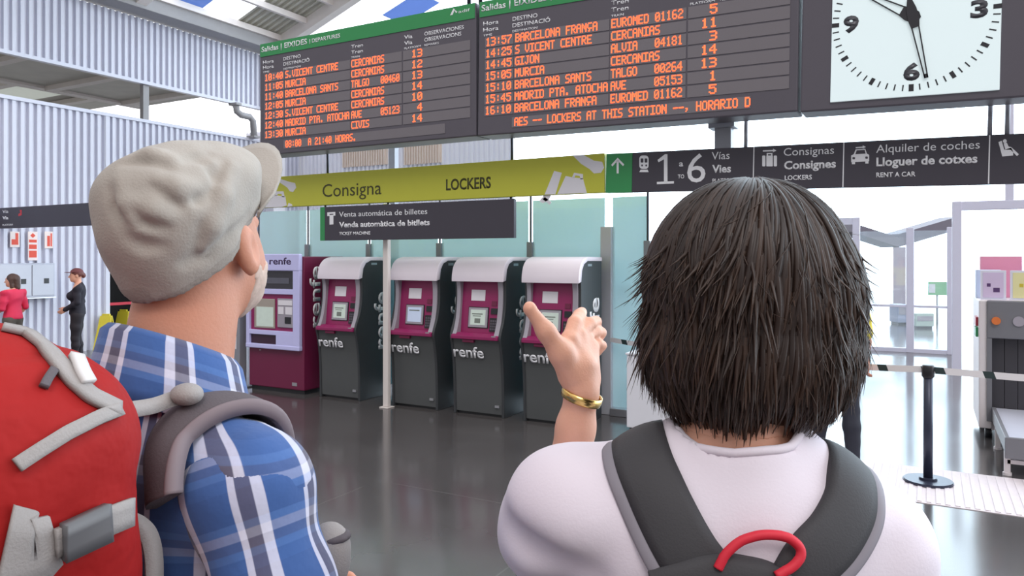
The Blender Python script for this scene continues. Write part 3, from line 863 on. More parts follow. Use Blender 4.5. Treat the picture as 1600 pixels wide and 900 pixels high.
b = MB(); b.box((0.55, -0.045, 1.07), (0.78, -0.04, 1.13)); b.box((0.55, -0.045, 0.96), (0.64, -0.04, 1.05)); b.box((0.67, -0.045, 0.96), (0.78, -0.04, 1.05)); b.build('instruction_plate', M_paper, kp)
b = MB(); b.box((0.66, -0.047, 0.85), (0.76, -0.04, 0.93), 0.004); b.build('note_slot', M_black, kp)
b = MB(); b.box((0.06, -0.02, 0.58), (0.53, 0, 0.71)); b.build('delivery_tray', mat('dark_plum_tray', C(58, 30, 50), 0.3, 0, 0.1), o)
wall_text('renfe', 'front_lettering', mat('plum_lettering', C(60, 34, 80), 0.5, 0, 0.02), o, (0, 0, 0), (0.42, -0.0605, 1.565), 0.36, 0.085, 0.015)
b = MB(); b.box((0.74, -0.004, 0.10), (0.82, 0.0, 0.14)); b.build('lock_plate', M_silver, o)
b = MB(); b.disc((0.2, -0.003, 0.5), 0.012, 0.006, 16); b.build('lock_button', M_silver, o)

# grey stand with notices left of it
P = floor_at(372, 606) + Vector((-0.05, 0, 0))
o = thing('notice_stand', 'narrow grey upright stand with white notices left of the plum machine', 'notice stand', (P.x, P.y, 0))
b = MB(o.location); b.box((P.x - 0.14, P.y - 0.06, 0.02), (P.x + 0.14, P.y + 0.06, 1.62), 0.01); b.build('panel', M_grey, o)
b = MB(o.location); b.box((P.x - 0.16, P.y - 0.14, 0), (P.x + 0.15, P.y + 0.14, 0.02), 0.004); b.build('base', M_grey, o)
for z0, z1 in ((1.28, 1.42), (1.0, 1.2), (0.72, 0.94), (0.5, 0.66)):
    b = MB(o.location); b.box((P.x - 0.07, P.y - 0.064, z0), (P.x + 0.09, P.y - 0.06, z1)); b.build('notice', M_paper, o)

# ------------------------------------------------------------------ glass screen behind the machines
M_glass = glass_mat('aqua_glass', (0.70, 0.91, 0.95, 1), 0.06, 0.78, True)
YG = 7.38
xs = [ux(p, YG) for p in (404, 481, 577, 687, 829, 949)]
o = thing('glass_screen', 'aqua glass screen on steel posts behind the ticket machines', 'glass screen', (xs[-1], YG, 0))
for a, c in zip(xs, xs[1:]):
    b = MB(o.location); b.box((a + 0.03, YG, 0.08), (c - 0.03, YG + 0.012, 2.28)); b.build('glass_pane', M_glass, o)
b = MB(o.location); b.box((xs[-1] + 0.06, YG, 0.08), (ux(1010, YG), YG + 0.012, 2.28)); b.build('glass_pane', M_glass, o)
for x in xs[:-1] + [ux(1012, YG)]:
    b = MB(o.location); b.tube([(x, YG + 0.006, 0), (x, YG + 0.006, 2.7)], 0.013, 8); pp = b.build('post', M_rod, o)
    b = MB(o.location); b.box((x - 0.035, YG - 0.03, 0.0), (x + 0.035, YG + 0.04, 1.82), 0.004); b.build('clamp_column', M_grey, pp)
x = xs[-1]
b = MB(o.location); b.box((x - 0.06, YG - 0.05, 0.0), (x + 0.06, YG + 0.06, 1.97), 0.006); b.build('corner_post', mat('pale_steel', C(200, 200, 208), 0.4, 0.2, 0.03), o)
b = MB(o.location); b.box((x + 0.06, YG - 0.09, 0.0), (x + 0.30, YG + 0.09, 0.08), 0.006); b.build('floor_rail', M_silver, o)

# white low cabinet
xa, xb = ux(979, 6.76), ux(1085, 6.76)
o = thing('low_cabinet', 'white low cabinet standing on the floor beside the glass corner post', 'cabinet', (xa, 6.76, 0))
b = MB(o.location); b.box((xa, 6.76, 0.03), (xb, 7.2, 0.72), 0.006); bd = b.build('body', M_white, o)
b = MB(o.location); b.box((xa - 0.01, 6.75, 0.72), (xb + 0.01, 7.21, 0.74), 0.004); b.build('top', M_white, o)
b = MB(o.location); b.box((xa + 0.02, 6.79, 0), (xb - 0.02, 7.17, 0.03)); b.build('plinth', M_black, o)

# ------------------------------------------------------------------ belt posts
M_navy = mat('dark_belt_post', C(52, 56, 74), 0.35, 0.3, 0.05)
P = floor_at(1450, 754)
def belt_post(P, label):
    o = thing('belt_post', label, 'belt post', (P.x, P.y, 0), group='belt posts')
    b = MB(); b.disc((0, 0, 0.012), 0.165, 0.024, 40, 0.006); b.disc((0, 0, 0.03), 0.06, 0.02, 24, 0.004); b.build('base', M_navy, o)
    b = MB(); b.tube([(0, 0, 0.03), (0, 0, 0.80)], 0.031, 20); b.build('pole', M_navy, o)
    b = MB(); b.tube([(0, 0, 0.765), (0, 0, 0.78), (0, 0, 0.85), (0, 0, 0.862)], [0.03, 0.042, 0.042, 0.036], 20); b.build('belt_head', M_black, o)
    return o
belt_post(P, 'dark belt post with a round base plate standing left of the baggage scanner')
P2 = Vector((2.3, P.y - 0.05, 0))
belt_post(P2, 'dark belt post with a round base plate at the far right end of the belt')
def belt_mat():
    m = bpy.data.materials.new('black_and_white_belt')
    m.use_nodes = True
    t = m.node_tree
    bs = t.nodes['Principled BSDF']; bs.inputs['Roughness'].default_value = 0.6
    co = t.nodes.new('ShaderNodeTexCoord')
    sp = t.nodes.new('ShaderNodeSeparateXYZ'); t.links.new(co.outputs['Object'], sp.inputs[0])
    ad = t.nodes.new('ShaderNodeMath'); ad.operation = 'MULTIPLY_ADD'; ad.inputs[1].default_value = 0.35; t.links.new(sp.outputs['Z'], ad.inputs[0]); t.links.new(sp.outputs['X'], ad.inputs[2])
    fr = t.nodes.new('ShaderNodeMath'); fr.operation = 'FRACT'
    ml = t.nodes.new('ShaderNodeMath'); ml.operation = 'MULTIPLY'; ml.inputs[1].default_value = 3.3; t.links.new(ad.outputs[0], ml.inputs[0]); t.links.new(ml.outputs[0], fr.inputs[0])
    gt = t.nodes.new('ShaderNodeMath'); gt.operation = 'GREATER_THAN'; gt.inputs[1].default_value = 0.22; t.links.new(fr.outputs[0], gt.inputs[0])
    mx = t.nodes.new('ShaderNodeMix'); mx.data_type = 'RGBA'; mx.inputs[6].default_value = C(44, 60, 60); mx.inputs[7].default_value = C(232, 228, 230)
    t.links.new(gt.outputs[0], mx.inputs[0]); t.links.new(mx.outputs[2], bs.inputs['Base Color'])
    return m
M_belt = belt_mat()
def belt(name, label, A, B, sag):
    A, B = Vector(A), Vector(B)
    b = MB()
    n = 24
    side = (B - A).cross(Vector((0, 0, 1))).normalized() * 0.0015
    for k in range(n):
        q = []
        for j in (k, k + 1):
            t = j / n
            p = (B - A) * t + Vector((0, 0, -sag * 4 * t * (1 - t)))
            q.append(p)
        for s in (1, -1):
            b.quad([q[0] + side * s + Vector((0, 0, -.024)), q[1] + side * s + Vector((0, 0, -.024)), q[1] + side * s + Vector((0, 0, .024)), q[0] + side * s + Vector((0, 0, .024))])
    o = b.build(name, M_belt)
    o.location = A
    return tag(o, label, 'barrier belt', 'barrier belts')
belt('barrier_belt', 'black and white barrier belt from the belt post leftwards to the glass corner post', (P.x - 0.04, P.y + 0.01, 0.825), (xs[-1] + 0.055, YG - 0.06, 0.79), 0.05)
belt('barrier_belt', 'black and white barrier belt crossing in front of the baggage scanner', (P.x + 0.04, P.y, 0.825), (P2.x - 0.04, P2.y, 0.825), 0.015)

# ------------------------------------------------------------------ baggage scanner
M_scan = mat('scanner_grey', C(120, 120, 126), 0.45, 0.1, 0.04)
M_scanw = mat('scanner_cream', C(226, 218, 220), 0.45, 0, 0.03)
M_tun = mat('scanner_dark_tunnel', C(58, 56, 62), 0.6, 0, 0.08)
YSC = 8.0
u0 = 0.41
o = thing('baggage_scanner', 'grey baggage X-ray scanner with a dark tunnel mouth at the right edge', 'baggage scanner', (u0, YSC, 0))
org = o.location
b = MB(org)
b.box((u0, YSC, 0.10), (u0 + 0.10, YSC + 1.0, 1.26), 0.01); b.box((u0 + 1.0, YSC, 0.10), (u0 + 1.10, YSC + 1.0, 1.26), 0.01); b.box((u0 + 0.1, YSC + 0.05, 0.93), (u0 + 1.0, YSC + 1.0, 1.26)); b.box((u0 + 0.1, YSC + 0.05, 0.08), (u0 + 1.0, YSC + 1.0, 0.2))
b.build('housing', M_scanw, o)
b = MB(org); b.box((u0 + 0.06, YSC - 0.02, 0.92), (u0 + 1.04, YSC + 0.05, 1.26), 0.01); fp = b.build('front_panel', M_scan, o)
b = MB(org); b.box((u0 + 0.06, YSC - 0.015, 0.17), (u0 + 0.1, YSC + 0.05, 0.92)); b.build('tunnel_jamb', M_scan, o)
b = MB(org); b.box((u0 + 0.1, YSC + 0.93, 0.2), (u0 + 1.0, YSC + 0.95, 0.93)); b.build('tunnel', M_tun, o)
for k in range(9):
    b = MB(org); x = u0 + 0.1 + k * 0.1
    b.box((x + 0.002, YSC + 0.06, 0.22), (x + 0.098, YSC + 0.065, 0.92)); b.build('curtain_strip', M_tun, o)
b = MB(org); t_ = bmesh.new(); bmesh.ops.create_cone(t_, cap_ends=True, segments=24, radius1=0.035, radius2=0.035, depth=0.03, matrix=Matrix.Translation(Vector((0.13, -0.03, 1.08))) @ Matrix.Rotation(math.pi / 2, 4, 'X')); b.bm.free(); b.bm = t_
b.build('orange_button', mat('orange_button', C(222, 120, 60), 0.4, 0, 0.05), fp)
t_ = bmesh.new(); bmesh.ops.create_cone(t_, cap_ends=True, segments=24, radius1=0.045, radius2=0.045, depth=0.012, matrix=Matrix.Translation(Vector((0.30, -0.024, 1.08))) @ Matrix.Rotation(math.pi / 2, 4, 'X'))
b = MB(); b.bm.free(); b.bm = t_; b.build('round_plate', M_cheek, fp)
b = MB(org); b.box((u0 - 0.02, YSC + 0.08, 1.02), (u0, YSC + 0.3, 1.10)); b.build('red_light', mat('red_indicator', C(170, 40, 60), 0.4, 0, 0.02), o)
b = MB(org); b.box((u0 - 0.02, YSC + 0.08, 0.92), (u0, YSC + 0.3, 1.005)); b.build('green_light', mat('green_indicator', C(40, 150, 90), 0.4, 0, 0.02), o)
# roller table towards the room
b = MB(org); b.box((u0 + 0.10, YSC - 1.28, 0.18), (u0 + 0.13, YSC, 0.30), 0.004); b.box((u0 + 0.97, YSC - 1.28, 0.18), (u0 + 1.0, YSC, 0.30), 0.004); b.box((u0 + 0.10, YSC - 1.30, 0.14), (u0 + 1.0, YSC - 1.27, 0.30), 0.006); b.build('table_frame', M_scan, o)
b = MB(org); b.box((u0 + 0.13, YSC - 1.27, 0.27), (u0 + 0.97, YSC + 0.05, 0.285)); b.build('table_belt', mat('pale_table_top', C(206, 208, 222), 0.35, 0.1, 0.03), o)
for x in (u0 + 0.12, u0 + 0.98):
    for y in (YSC - 1.22, YSC - 0.35):
        b = MB(org); b.box((x - 0.02, y - 0.02, 0.02), (x + 0.02, y + 0.02, 0.18)); b.disc((x, y, 0.01), 0.03, 0.02, 16); b.build('leg', M_scanw, o)
b = MB(org); b.box((u0 + 0.12, YSC - 1.24, 0.09), (u0 + 0.98, YSC - 1.20, 0.12)); b.build('cross_bar', M_scanw, o)
for x in (u0 + 0.08, u0 + 1.02):
    for y in (YSC + 0.1, YSC + 0.9):
        b = MB(org); b.tube([(x, y, 0), (x, y, 0.10)], 0.03, 12); b.build('foot', M_black, o)
# leaflet frames on it
M_clear = mat('pale_acrylic', C(226, 226, 240), 0.2, 0, 0.02)
for k, (xa, wd, col, lab) in enumerate(((u0 + 0.02, 0.20, C(214, 196, 226), 'lilac leaflet'), (u0 + 0.25, 0.24, C(232, 226, 170), 'yellow leaflet'))):
    o2 = thing('leaflet_holder', 'clear upright holder with a %s on top of the baggage scanner' % lab, 'leaflet holder', (xa + wd / 2, YSC + 0.16, 1.26))
    b = MB(); b.box((-wd / 2, -0.04, 0), (wd / 2, 0.04, 0.008)); b.box((-wd / 2, -0.01, 0.008), (wd / 2, 0.0, 0.27), 0.002); b.build('holder', M_clear, o2)
    b = MB(); b.box((-wd / 2 + 0.02, -0.013, 0.02), (wd / 2 - 0.02, -0.01, 0.25)); sh = b.build('leaflet', mat('leaflet_%d' % k, col, 0.6, 0, 0.06), o2)
    b = MB(); b.box((0.0, -0.0145, 0.07), (0.05, -0.013, 0.11)); b.box((-0.05, -0.0145, 0.12), (-0.02, -0.013, 0.15)); b.build('print', mat('leaflet_print_%d' % k, C(90, 60, 110) if k == 0 else C(210, 190, 60), 0.6, 0, 0.05), sh)
for k, (xa, y, wd, h_, col, cn) in enumerate(((u0 + 0.0, 0.5, 0.2, 0.27, C(196, 208, 232), 'pale blue'), (u0 + 0.05, 0.78, 0.34, 0.4, C(232, 150, 176), 'pink'), (u0 + 0.42, 0.62, 0.3, 0.34, C(208, 222, 238), 'white and blue'))):
    o2 = thing('carton', '%s carton standing behind the leaflet holders on the scanner' % cn, 'carton', (xa + wd / 2, YSC + y, 1.26))
    b = MB(); b.box((-wd / 2, -0.1, 0), (wd / 2, 0.1, h_), 0.004); b.build('box', mat('carton_%d' % k, col, 0.6, 0, 0.04), o2)
    b = MB(); b.box((-wd / 2 + 0.001, -0.03, h_), (wd / 2 - 0.001, 0.03, h_ + 0.001)); b.build('tape', M_clear, o2)

# ------------------------------------------------------------------ entrance glazing on the right
M_frame = mat('lilac_white_frame', C(222, 220, 238), 0.4, 0, 0.02)
M_entr = glass_mat('entrance_glass', (0.95, 0.98, 1.0, 1), 0.06, 0.06)
YD = 12.5
xa = ux(1495, YD); zt = 2.45
b = MB()
b.box((xa - 0.06, YD - 0.06, 0), (xa + 0.06, YD + 0.06, zt), 0.008); b.box((xa - 0.03, YD - 0.05, zt - 0.13), (xa + 2.56, YD + 0.05, zt - 0.002), 0.008); b.box((ux(1577, YD) - 0.05, YD - 0.04, zt), (ux(1577, YD) + 0.05, YD + 0.04, 6)); b.box((xa + 2.5, YD - 0.06, 0), (xa + 2.62, YD + 0.06, zt), 0.008)
struct(b.build('door_2', M_frame))
YE = 14.7
b = MB()
zt = on(1338, 340, YE).z
pts = [ux(p, YE) for p in (1215, 1338, 1422, 1486)]
for x in pts:
    b.box((x - 0.06, YE - 0.05, 0), (x + 0.06, YE + 0.05, zt if x in pts[:2] else zt - 0.2), 0.006)
b.box((pts[0], YE - 0.04, zt - 0.12), (pts[1], YE + 0.04, zt - 0.002)); b.box((pts[1], YE - 0.04, 0.001), (pts[3], YE + 0.04, 0.07)); b.box((pts[0], YE - 0.04, 0.001), (pts[1], YE + 0.04, 0.07))
b.box((pts[1], YE - 0.03, 0.78), (pts[3], YE + 0.03, 0.82))
struct(b.build('door_3', M_frame))
b = MB(); b.box((pts[1] + 0.06, YE - 0.006, 0.07), (pts[3] - 0.06, YE + 0.006, zt - 0.25))
struct(b.build('window_1', M_entr))

# platform beyond the glazing
M_can = mat('canopy_steel', C(120, 116, 130), 0.6, 0, 0.05)
Zc = 24.0
o = thing('platform_canopy', 'grey platform canopy with two sloping beams meeting at a post beyond the glass', 'canopy', at(1405, 500, Zc) * Vector((1, 1, 0)) if False else (at(1405, 500, Zc).x, at(1405, 500, Zc).y, 0))
org = o.location
def beam_px(p, q, name, wz):
    A, B = at(p[0], p[1], Zc), at(q[0], q[1], Zc)
    b = MB(org)
    d = Vector((0, 0, wz)); n = Vector((-SY, CY, 0)) * 1.2
    t = bmesh.new()
    vs = [t.verts.new(x - org) for x in (A, B, B + d, A + d, A + n, B + n, B + d + n, A + d + n)]
    for f in ((0, 1, 2, 3), (7, 6, 5, 4), (0, 4, 5, 1), (3, 2, 6, 7), (1, 5, 6, 2), (0, 3, 7, 4)):
        t.faces.new([vs[i] for i in f])
    b.merge(t)
    return b.build(name, M_can, o)
beam_px((1330, 362), (1405, 386), 'sloping_beam', 0.30); beam_px((1405, 386), (1500, 358), 'sloping_beam', 0.42)
a = at(1405, 386, Zc)
b = MB(org); b.box((a.x - 0.18, a.y, 0), (a.x + 0.18, a.y + 0.3, a.z), 0.01); b.build('post', mat('canopy_post', C(190, 176, 190), 0.5, 0, 0.04), o)
Zg = 19.0
a, c = at(1450, 461, Zg), at(1478, 440, Zg)
o = thing('exit_sign', 'small green sign on a post beyond the entrance glass', 'sign', (a.x, a.y, a.z))
b = MB(); b.box((0, -0.03, 0), ((c - a).length * 0.86, 0.03, 0.34), 0.004); b.build('sign_panel', mat('bright_green_sign', C(120, 200, 130), 0.5, 0, 0.03), o)
b = MB(); b.box((0.02, -0.036, 0.06), (0.16, -0.03, 0.28)); b.build('pictogram', M_txt, o)
b = MB(); b.tube([(0.2, 0, 0.01), (0.2, 0, -a.z)], 0.025, 8); b.build('post', M_grey, o)
for k, (p0, p1, y0, zg, col, nm, lab) in enumerate(((1424, 1452, 489, 17.5, C(186, 206, 196), 'pale_green_cabinet', 'pale green cabinet standing beyond the entrance glass'), (1396, 1413, 475, 18.5, C(150, 158, 186), 'blue_grey_cabinet', 'blue grey narrow cabinet beyond the entrance glass'))):
    a = at((p0 + p1) / 2, 500, zg); ht = at(p0, y0, zg).z
    wd = (p1 - p0) / FPX * zg
    o = thing('kiosk_cabinet', lab, 'cabinet', (a.x, a.y, 0), YAW)
    b = MB(); b.box((-wd / 2, -0.2, 0.05), (wd / 2, 0.2, ht), 0.01); b.build('body', mat(nm, col, 0.5, 0, 0.05), o)
    b = MB(); b.box((-wd / 2 + 0.03, -0.18, 0), (wd / 2 - 0.03, 0.18, 0.05)); b.build('plinth', M_black, o)
    b = MB(); b.box((-wd / 2 + 0.03, -0.208, ht * 0.5), (wd / 2 - 0.03, -0.2, ht - 0.06)); b.build('door', M_cheek, o)

# ------------------------------------------------------------------ on the left wall
def on_u(px, py, u):
    t = (px - 800) / FPX
    Z = u / (CY * t - SY)
    return at(px, py, Z)
UF = UW + 0.058
M_red = mat('fire_sign_red', C(224, 74, 50), 0.5, 0, 0.03)
M_sgw = mat('fire_sign_white', C(238, 222, 218), 0.5, 0, 0.02)
for k, (xc, y0, y1, wpx, lab) in enumerate(((23, 362, 386, 15, 'small fire hose sign with a pointed foot, above the grey wall cabinet'), (51, 362, 407, 15, 'tall red fire alarm sign, the longest of the signs on the ribbed wall'), (76, 362, 388, 13, 'small fire extinguisher sign on the ribbed wall, above the cabinet corner'))):
    A, B = on_u(xc - wpx / 2, y1, UF), on_u(xc + wpx / 2, y0, UF)
    o = thing('fire_sign', lab, 'sign', (UF, (A.y + B.y) / 2, A.z))
    hw, ht = (B.y - A.y) / 2, B.z - A.z
    b = MB(); b.box((-0.005, -hw, 0), (0.006, hw, ht), 0.002); b.build('plate', M_sgw, o)
    b = MB()
    if k == 1:
        b.prism([(0, ht * .78), (hw * .55, ht * .86), (0, ht * .95), (-hw * .55, ht * .86)], 'x', 0.006, 0.008); b.box((0.006, -hw * .8, ht * .40), (0.008, hw * .8, ht * .55)); b.box((0.006, -hw * .8, ht * .1), (0.008, hw * .8, ht * .34)); b.box((0.006, -hw * .8, ht * .62), (0.008, hw * .8, ht * .72))
    elif k == 0:
        b.box((0.006, -hw * .7, ht * .15), (0.008, hw * .7, ht * .5)); b.box((0.006, hw * .1, ht * .5), (0.008, hw * .7, ht * .9))
    else:
        b.box((0.006, -hw * .4, ht * .12), (0.008, hw * .25, ht * .75)); b.box((0.006, hw * .4, ht * .12), (0.008, hw * .75, ht * .9))
    b.build('red_print', M_red, o)
A, B = on_u(-14, 467, UW + 0.052), on_u(78, 411, UW + 0.052)
o = thing('wall_cabinet', 'grey metal service cabinet fixed to the ribbed wall behind the person in red', 'cabinet', (UW + 0.052, A.y, A.z))
hh = B.z - A.z; ww = B.y - A.y
b = MB(); b.box((0, 0, 0), (0.14, ww, hh), 0.006); b.build('body', mat('cabinet_grey', C(176, 178, 190), 0.45, 0.2, 0.04), o)
for a, c in ((0.02, ww * .58), (ww * .6, ww - .02)):
    b = MB(); b.box((0.14, a, 0.03), (0.152, c, hh - 0.03), 0.003); dr = b.build('door', mat('cabinet_door_grey', C(190, 192, 202), 0.45, 0.2, 0.04), o)
    b = MB(); b.box((0.152, c - 0.16, hh * .4), (0.156, c - 0.08, hh * .55)); b.build('handle', M_black, dr)
b = MB(); b.box((0.0, -0.01, -0.02), (0.17, ww + 0.01, 0)); b.build('bottom_ledge', M_silver, o)
# red belt across the dark doorway
A = on_u(158, 476, UW + 0.05)
b = MB((UW + 0.05, NOPEN, A.z)); b.box((UW + 0.05, NOPEN, A.z - 0.025), (UW + 0.054, 10.3, A.z + 0.025)); o = b.build('barrier_belt', mat('red_belt', C(190, 40, 60), 0.6, 0, 0.03)); o.location = (UW + 0.05, NOPEN, A.z)
tag(o, 'red barrier belt stretched across the dark doorway', 'barrier belt')
# yellow floor signs
M_yel = mat('yellow_plastic', C(226, 208, 60), 0.45, 0, 0.03)
for k, (px_, n_) in enumerate(((166, 8.15), (193, 9.0))):
    t = (px_ - 800) / FPX
    Z = n_ / (SY * t + CY)
    Pw = at(px_, 500, Z)
    o = thing('wet_floor_sign', 'yellow folding floor sign %s' % ('standing at the near jamb of the dark doorway' if k == 0 else 'half hidden behind the plaid collar by the dark doorway'), 'floor sign', (Pw.x, Pw.y, 0), YAW)
    for s in (-1, 1):
        b = MB(); b.prism([(-0.15, 0), (0.15, 0), (0.10, 0.62), (-0.10, 0.62)], 'y', -0.01, 0.01, 0.004)
        for v in b.bm.verts:
            v.co = Matrix.Rotation(math.radians(14 * s), 3, 'X') @ (v.co - Vector((0, 0, 0.62))) + Vector((0, 0.0 + 0.012 * s, 0.605))
        pn = b.build('panel', M_yel, o)
    b = MB(); b.box((-0.07, -0.02, 0.6), (0.07, 0.02, 0.64), 0.006); b.build('handle', M_yel, o)
# ------------------------------------------------------------------ solid modelling on a grid (for bodies, cloth, hair, bags)
def A3(*p): return np.array(p, dtype=np.float32)
def unit(v): return v / (np.linalg.norm(v) + 1e-9)
class Grid:
    def __init__(self, lo, hi, h):
        self.lo = np.array(lo, np.float32); self.h = h
        n = np.ceil((np.array(hi) - self.lo) / h).astype(int) + 1
        self.n = n
        self.F = np.full(n, 0.5, np.float32)
    def _slice(self, a, b, m):
        i0 = np.maximum(0, np.floor((np.array(a) - m - self.lo) / self.h).astype(int))
        i1 = np.minimum(self.n, np.ceil((np.array(b) + m - self.lo) / self.h).astype(int) + 1)
        if np.any(i1 <= i0): return None
        ax = [self.lo[d] + self.h * np.arange(i0[d], i1[d], dtype=np.float32) for d in range(3)]
        P = np.meshgrid(*ax, indexing='ij', sparse=True)
        return tuple(slice(i0[d], i1[d]) for d in range(3)), P
    def _mix(self, sl, d, k, sub):
        F = self.F[sl]
        if sub:
            d = -d
            if k > 0:
                t = np.clip(0.5 - 0.5 * (d - F) / k, 0, 1) if False else np.clip(0.5 + 0.5 * (d - F) / k, 0, 1)
                self.F[sl] = F * (1 - t) + d * t + k * t * (1 - t)
            else:
                self.F[sl] = np.maximum(F, d)
        elif k > 0:
            t = np.clip(0.5 + 0.5 * (F - d) / k, 0, 1)
            self.F[sl] = F * (1 - t) + d * t - k * t * (1 - t)
        else:
            self.F[sl] = np.minimum(F, d)
    def ell(self, c, r, k=0.0, R=None, sub=False):
        c = np.array(c, np.float32); r = np.array(r, np.float32)
        m = float(r.max())
        s = self._slice(c - m, c + m, k + 4 * self.h)
        if s is None: return self
        sl, (X, Y, Z) = s
        x, y, z = X - c[0], Y - c[1], Z - c[2]
        if R is not None:
            R = np.array(R, np.float32)
            x, y, z = (R[0, i] * x + R[1, i] * y + R[2, i] * z for i in range(3))
        k0 = np.sqrt((x / r[0]) ** 2 + (y / r[1]) ** 2 + (z / r[2]) ** 2)
        k1 = np.sqrt((x / r[0] ** 2) ** 2 + (y / r[1] ** 2) ** 2 + (z / r[2] ** 2) ** 2)
        d = k0 * (k0 - 1) / (k1 + 1e-6)
        d = np.where(k0 < 0.05, -r.min(), d)
        self._mix(sl, d, k, sub)
        return self
    def cone(self, a, b, ra, rb, k=0.0, sub=False, flat=None):
        """tapered round limb; flat=(axis vector, factor) squeezes it across that axis"""
        a = np.array(a, np.float32); b = np.array(b, np.float32)
        m = max(ra, rb)
        s = self._slice(np.minimum(a, b) - m, np.maximum(a, b) + m, k + 4 * self.h)
        if s is None: return self
        sl, (X, Y, Z) = s
        ab = b - a
        L2 = float(ab @ ab) + 1e-9
        x, y, z = X - a[0], Y - a[1], Z - a[2]
        t = np.clip((x * ab[0] + y * ab[1] + z * ab[2]) / L2, 0, 1)
        dx, dy, dz = x - t * ab[0], y - t * ab[1], z - t * ab[2]
        q = dx * dx + dy * dy + dz * dz
        if flat is not None:
            f = unit(np.array(flat[0], np.float32)); g = flat[1]
            p = dx * f[0] + dy * f[1] + dz * f[2]
            q = q + p * p * (g * g - 1)
        d = np.sqrt(q) - (ra + (rb - ra) * t)
        self._mix(sl, d, k, sub)
        return self
    def chain(self, pts, rs, k=0.0, flat=None):
        for i in range(len(pts) - 1):
            self.cone(pts[i], pts[i + 1], rs[i], rs[i + 1], k, flat=flat)
        return self
    def rbox(self, c, half, r, k=0.0, R=None, sub=False):
        c = np.array(c, np.float32); half = np.array(half, np.float32)
        m = float(np.linalg.norm(half))
        ext = m if R is not None else half
        s = self._slice(c - ext, c + ext, k + 4 * self.h)
        if s is None: return self
        sl, (X, Y, Z) = s
        x, y, z = X - c[0], Y - c[1], Z - c[2]
        if R is not None:
            R = np.array(R, np.float32)
            x, y, z = (R[0, i] * x + R[1, i] * y + R[2, i] * z for i in range(3))
        qx, qy, qz = np.abs(x) - half[0] + r, np.abs(y) - half[1] + r, np.abs(z) - half[2] + r
        d = np.sqrt(np.maximum(qx, 0) ** 2 + np.maximum(qy, 0) ** 2 + np.maximum(qz, 0) ** 2) + np.minimum(np.maximum(np.maximum(qx, qy), qz), 0) - r
        self._mix(sl, d, k, sub)
        return self
    def plane(self, p, nrm, k=0.0):
        """keep only what lies on the side the normal points away from"""
        nrm = unit(np.array(nrm, np.float32)); p = np.array(p, np.float32)
        ax = [self.lo[d] + self.h * np.arange(self.n[d], dtype=np.float32) for d in range(3)]
        X, Y, Z = np.meshgrid(*ax, indexing='ij', sparse=True)
        d = (X - p[0]) * nrm[0] + (Y - p[1]) * nrm[1] + (Z - p[2]) * nrm[2]
        self.F = np.maximum(self.F, d)
        return self
    def warp(self, fn):
        ax = [self.lo[d] + self.h * np.arange(self.n[d], dtype=np.float32) for d in range(3)]
        X, Y, Z = np.meshgrid(*ax, indexing='ij', sparse=True)
        self.F = self.F + fn(X, Y, Z).astype(np.float32)
        return self
    def mesh(self):
        F, h = self.F, self.h
        S = F < 0
        n = np.array(F.shape)
        cnt = np.zeros(n - 1, np.int8)
        for i in (0, 1):
            for j in (0, 1):
                for k in (0, 1):
                    cnt += S[i:n[0] - 1 + i, j:n[1] - 1 + j, k:n[2] - 1 + k]
        act = (cnt > 0) & (cnt < 8)
        I = np.argwhere(act)
        idx = np.full(n - 1, -1, np.int32)
        idx[act] = np.arange(len(I))
        cor = [(i, j, k) for i in (0, 1) for j in (0, 1) for k in (0, 1)]
        V = {c: F[I[:, 0] + c[0], I[:, 1] + c[1], I[:, 2] + c[2]] for c in cor}
        acc = np.zeros((len(I), 3), np.float32); w_ = np.zeros(len(I), np.float32)
        for c in cor:
            for d in range(3):
                if c[d] == 0:
                    e = list(c); e[d] = 1; e = tuple(e)
                    va, vb = V[c], V[e]
                    cr = (va < 0) != (vb < 0)
                    t = np.where(cr, va / np.where(cr, va - vb, 1), 0)
                    p = np.tile(np.array(c, np.float32), (len(I), 1)); p[:, d] += t
                    acc += p * cr[:, None]; w_ += cr
        verts = self.lo + h * (I + acc / np.maximum(w_, 1)[:, None])
        faces = []
        for d in range(3):
            a, b = [(1, 2), (2, 0), (0, 1)][d]
            s0 = [slice(1, n[q] - 1) for q in range(3)]; s0[d] = slice(0, n[d] - 1)
            s1 = list(s0); s1[d] = slice(1, n[d])
            A_, B_ = S[tuple(s0)], S[tuple(s1)]
            E = np.argwhere(A_ != B_)
            if len(E) == 0: continue
            fl = A_[tuple(E.T)]
            off = np.array([1, 1, 1]); off[d] = 0
            E = E + off
            def cell(da, db):
                q = E.copy(); q[:, a] -= da; q[:, b] -= db
                return idx[q[:, 0], q[:, 1], q[:, 2]]
            quad = np.stack([cell(1, 1), cell(0, 1), cell(0, 0), cell(1, 0)], 1)
            quad[~fl] = quad[~fl][:, ::-1]
            faces.append(quad[(quad >= 0).all(1)])
        return verts.astype(np.float32), np.concatenate(faces)

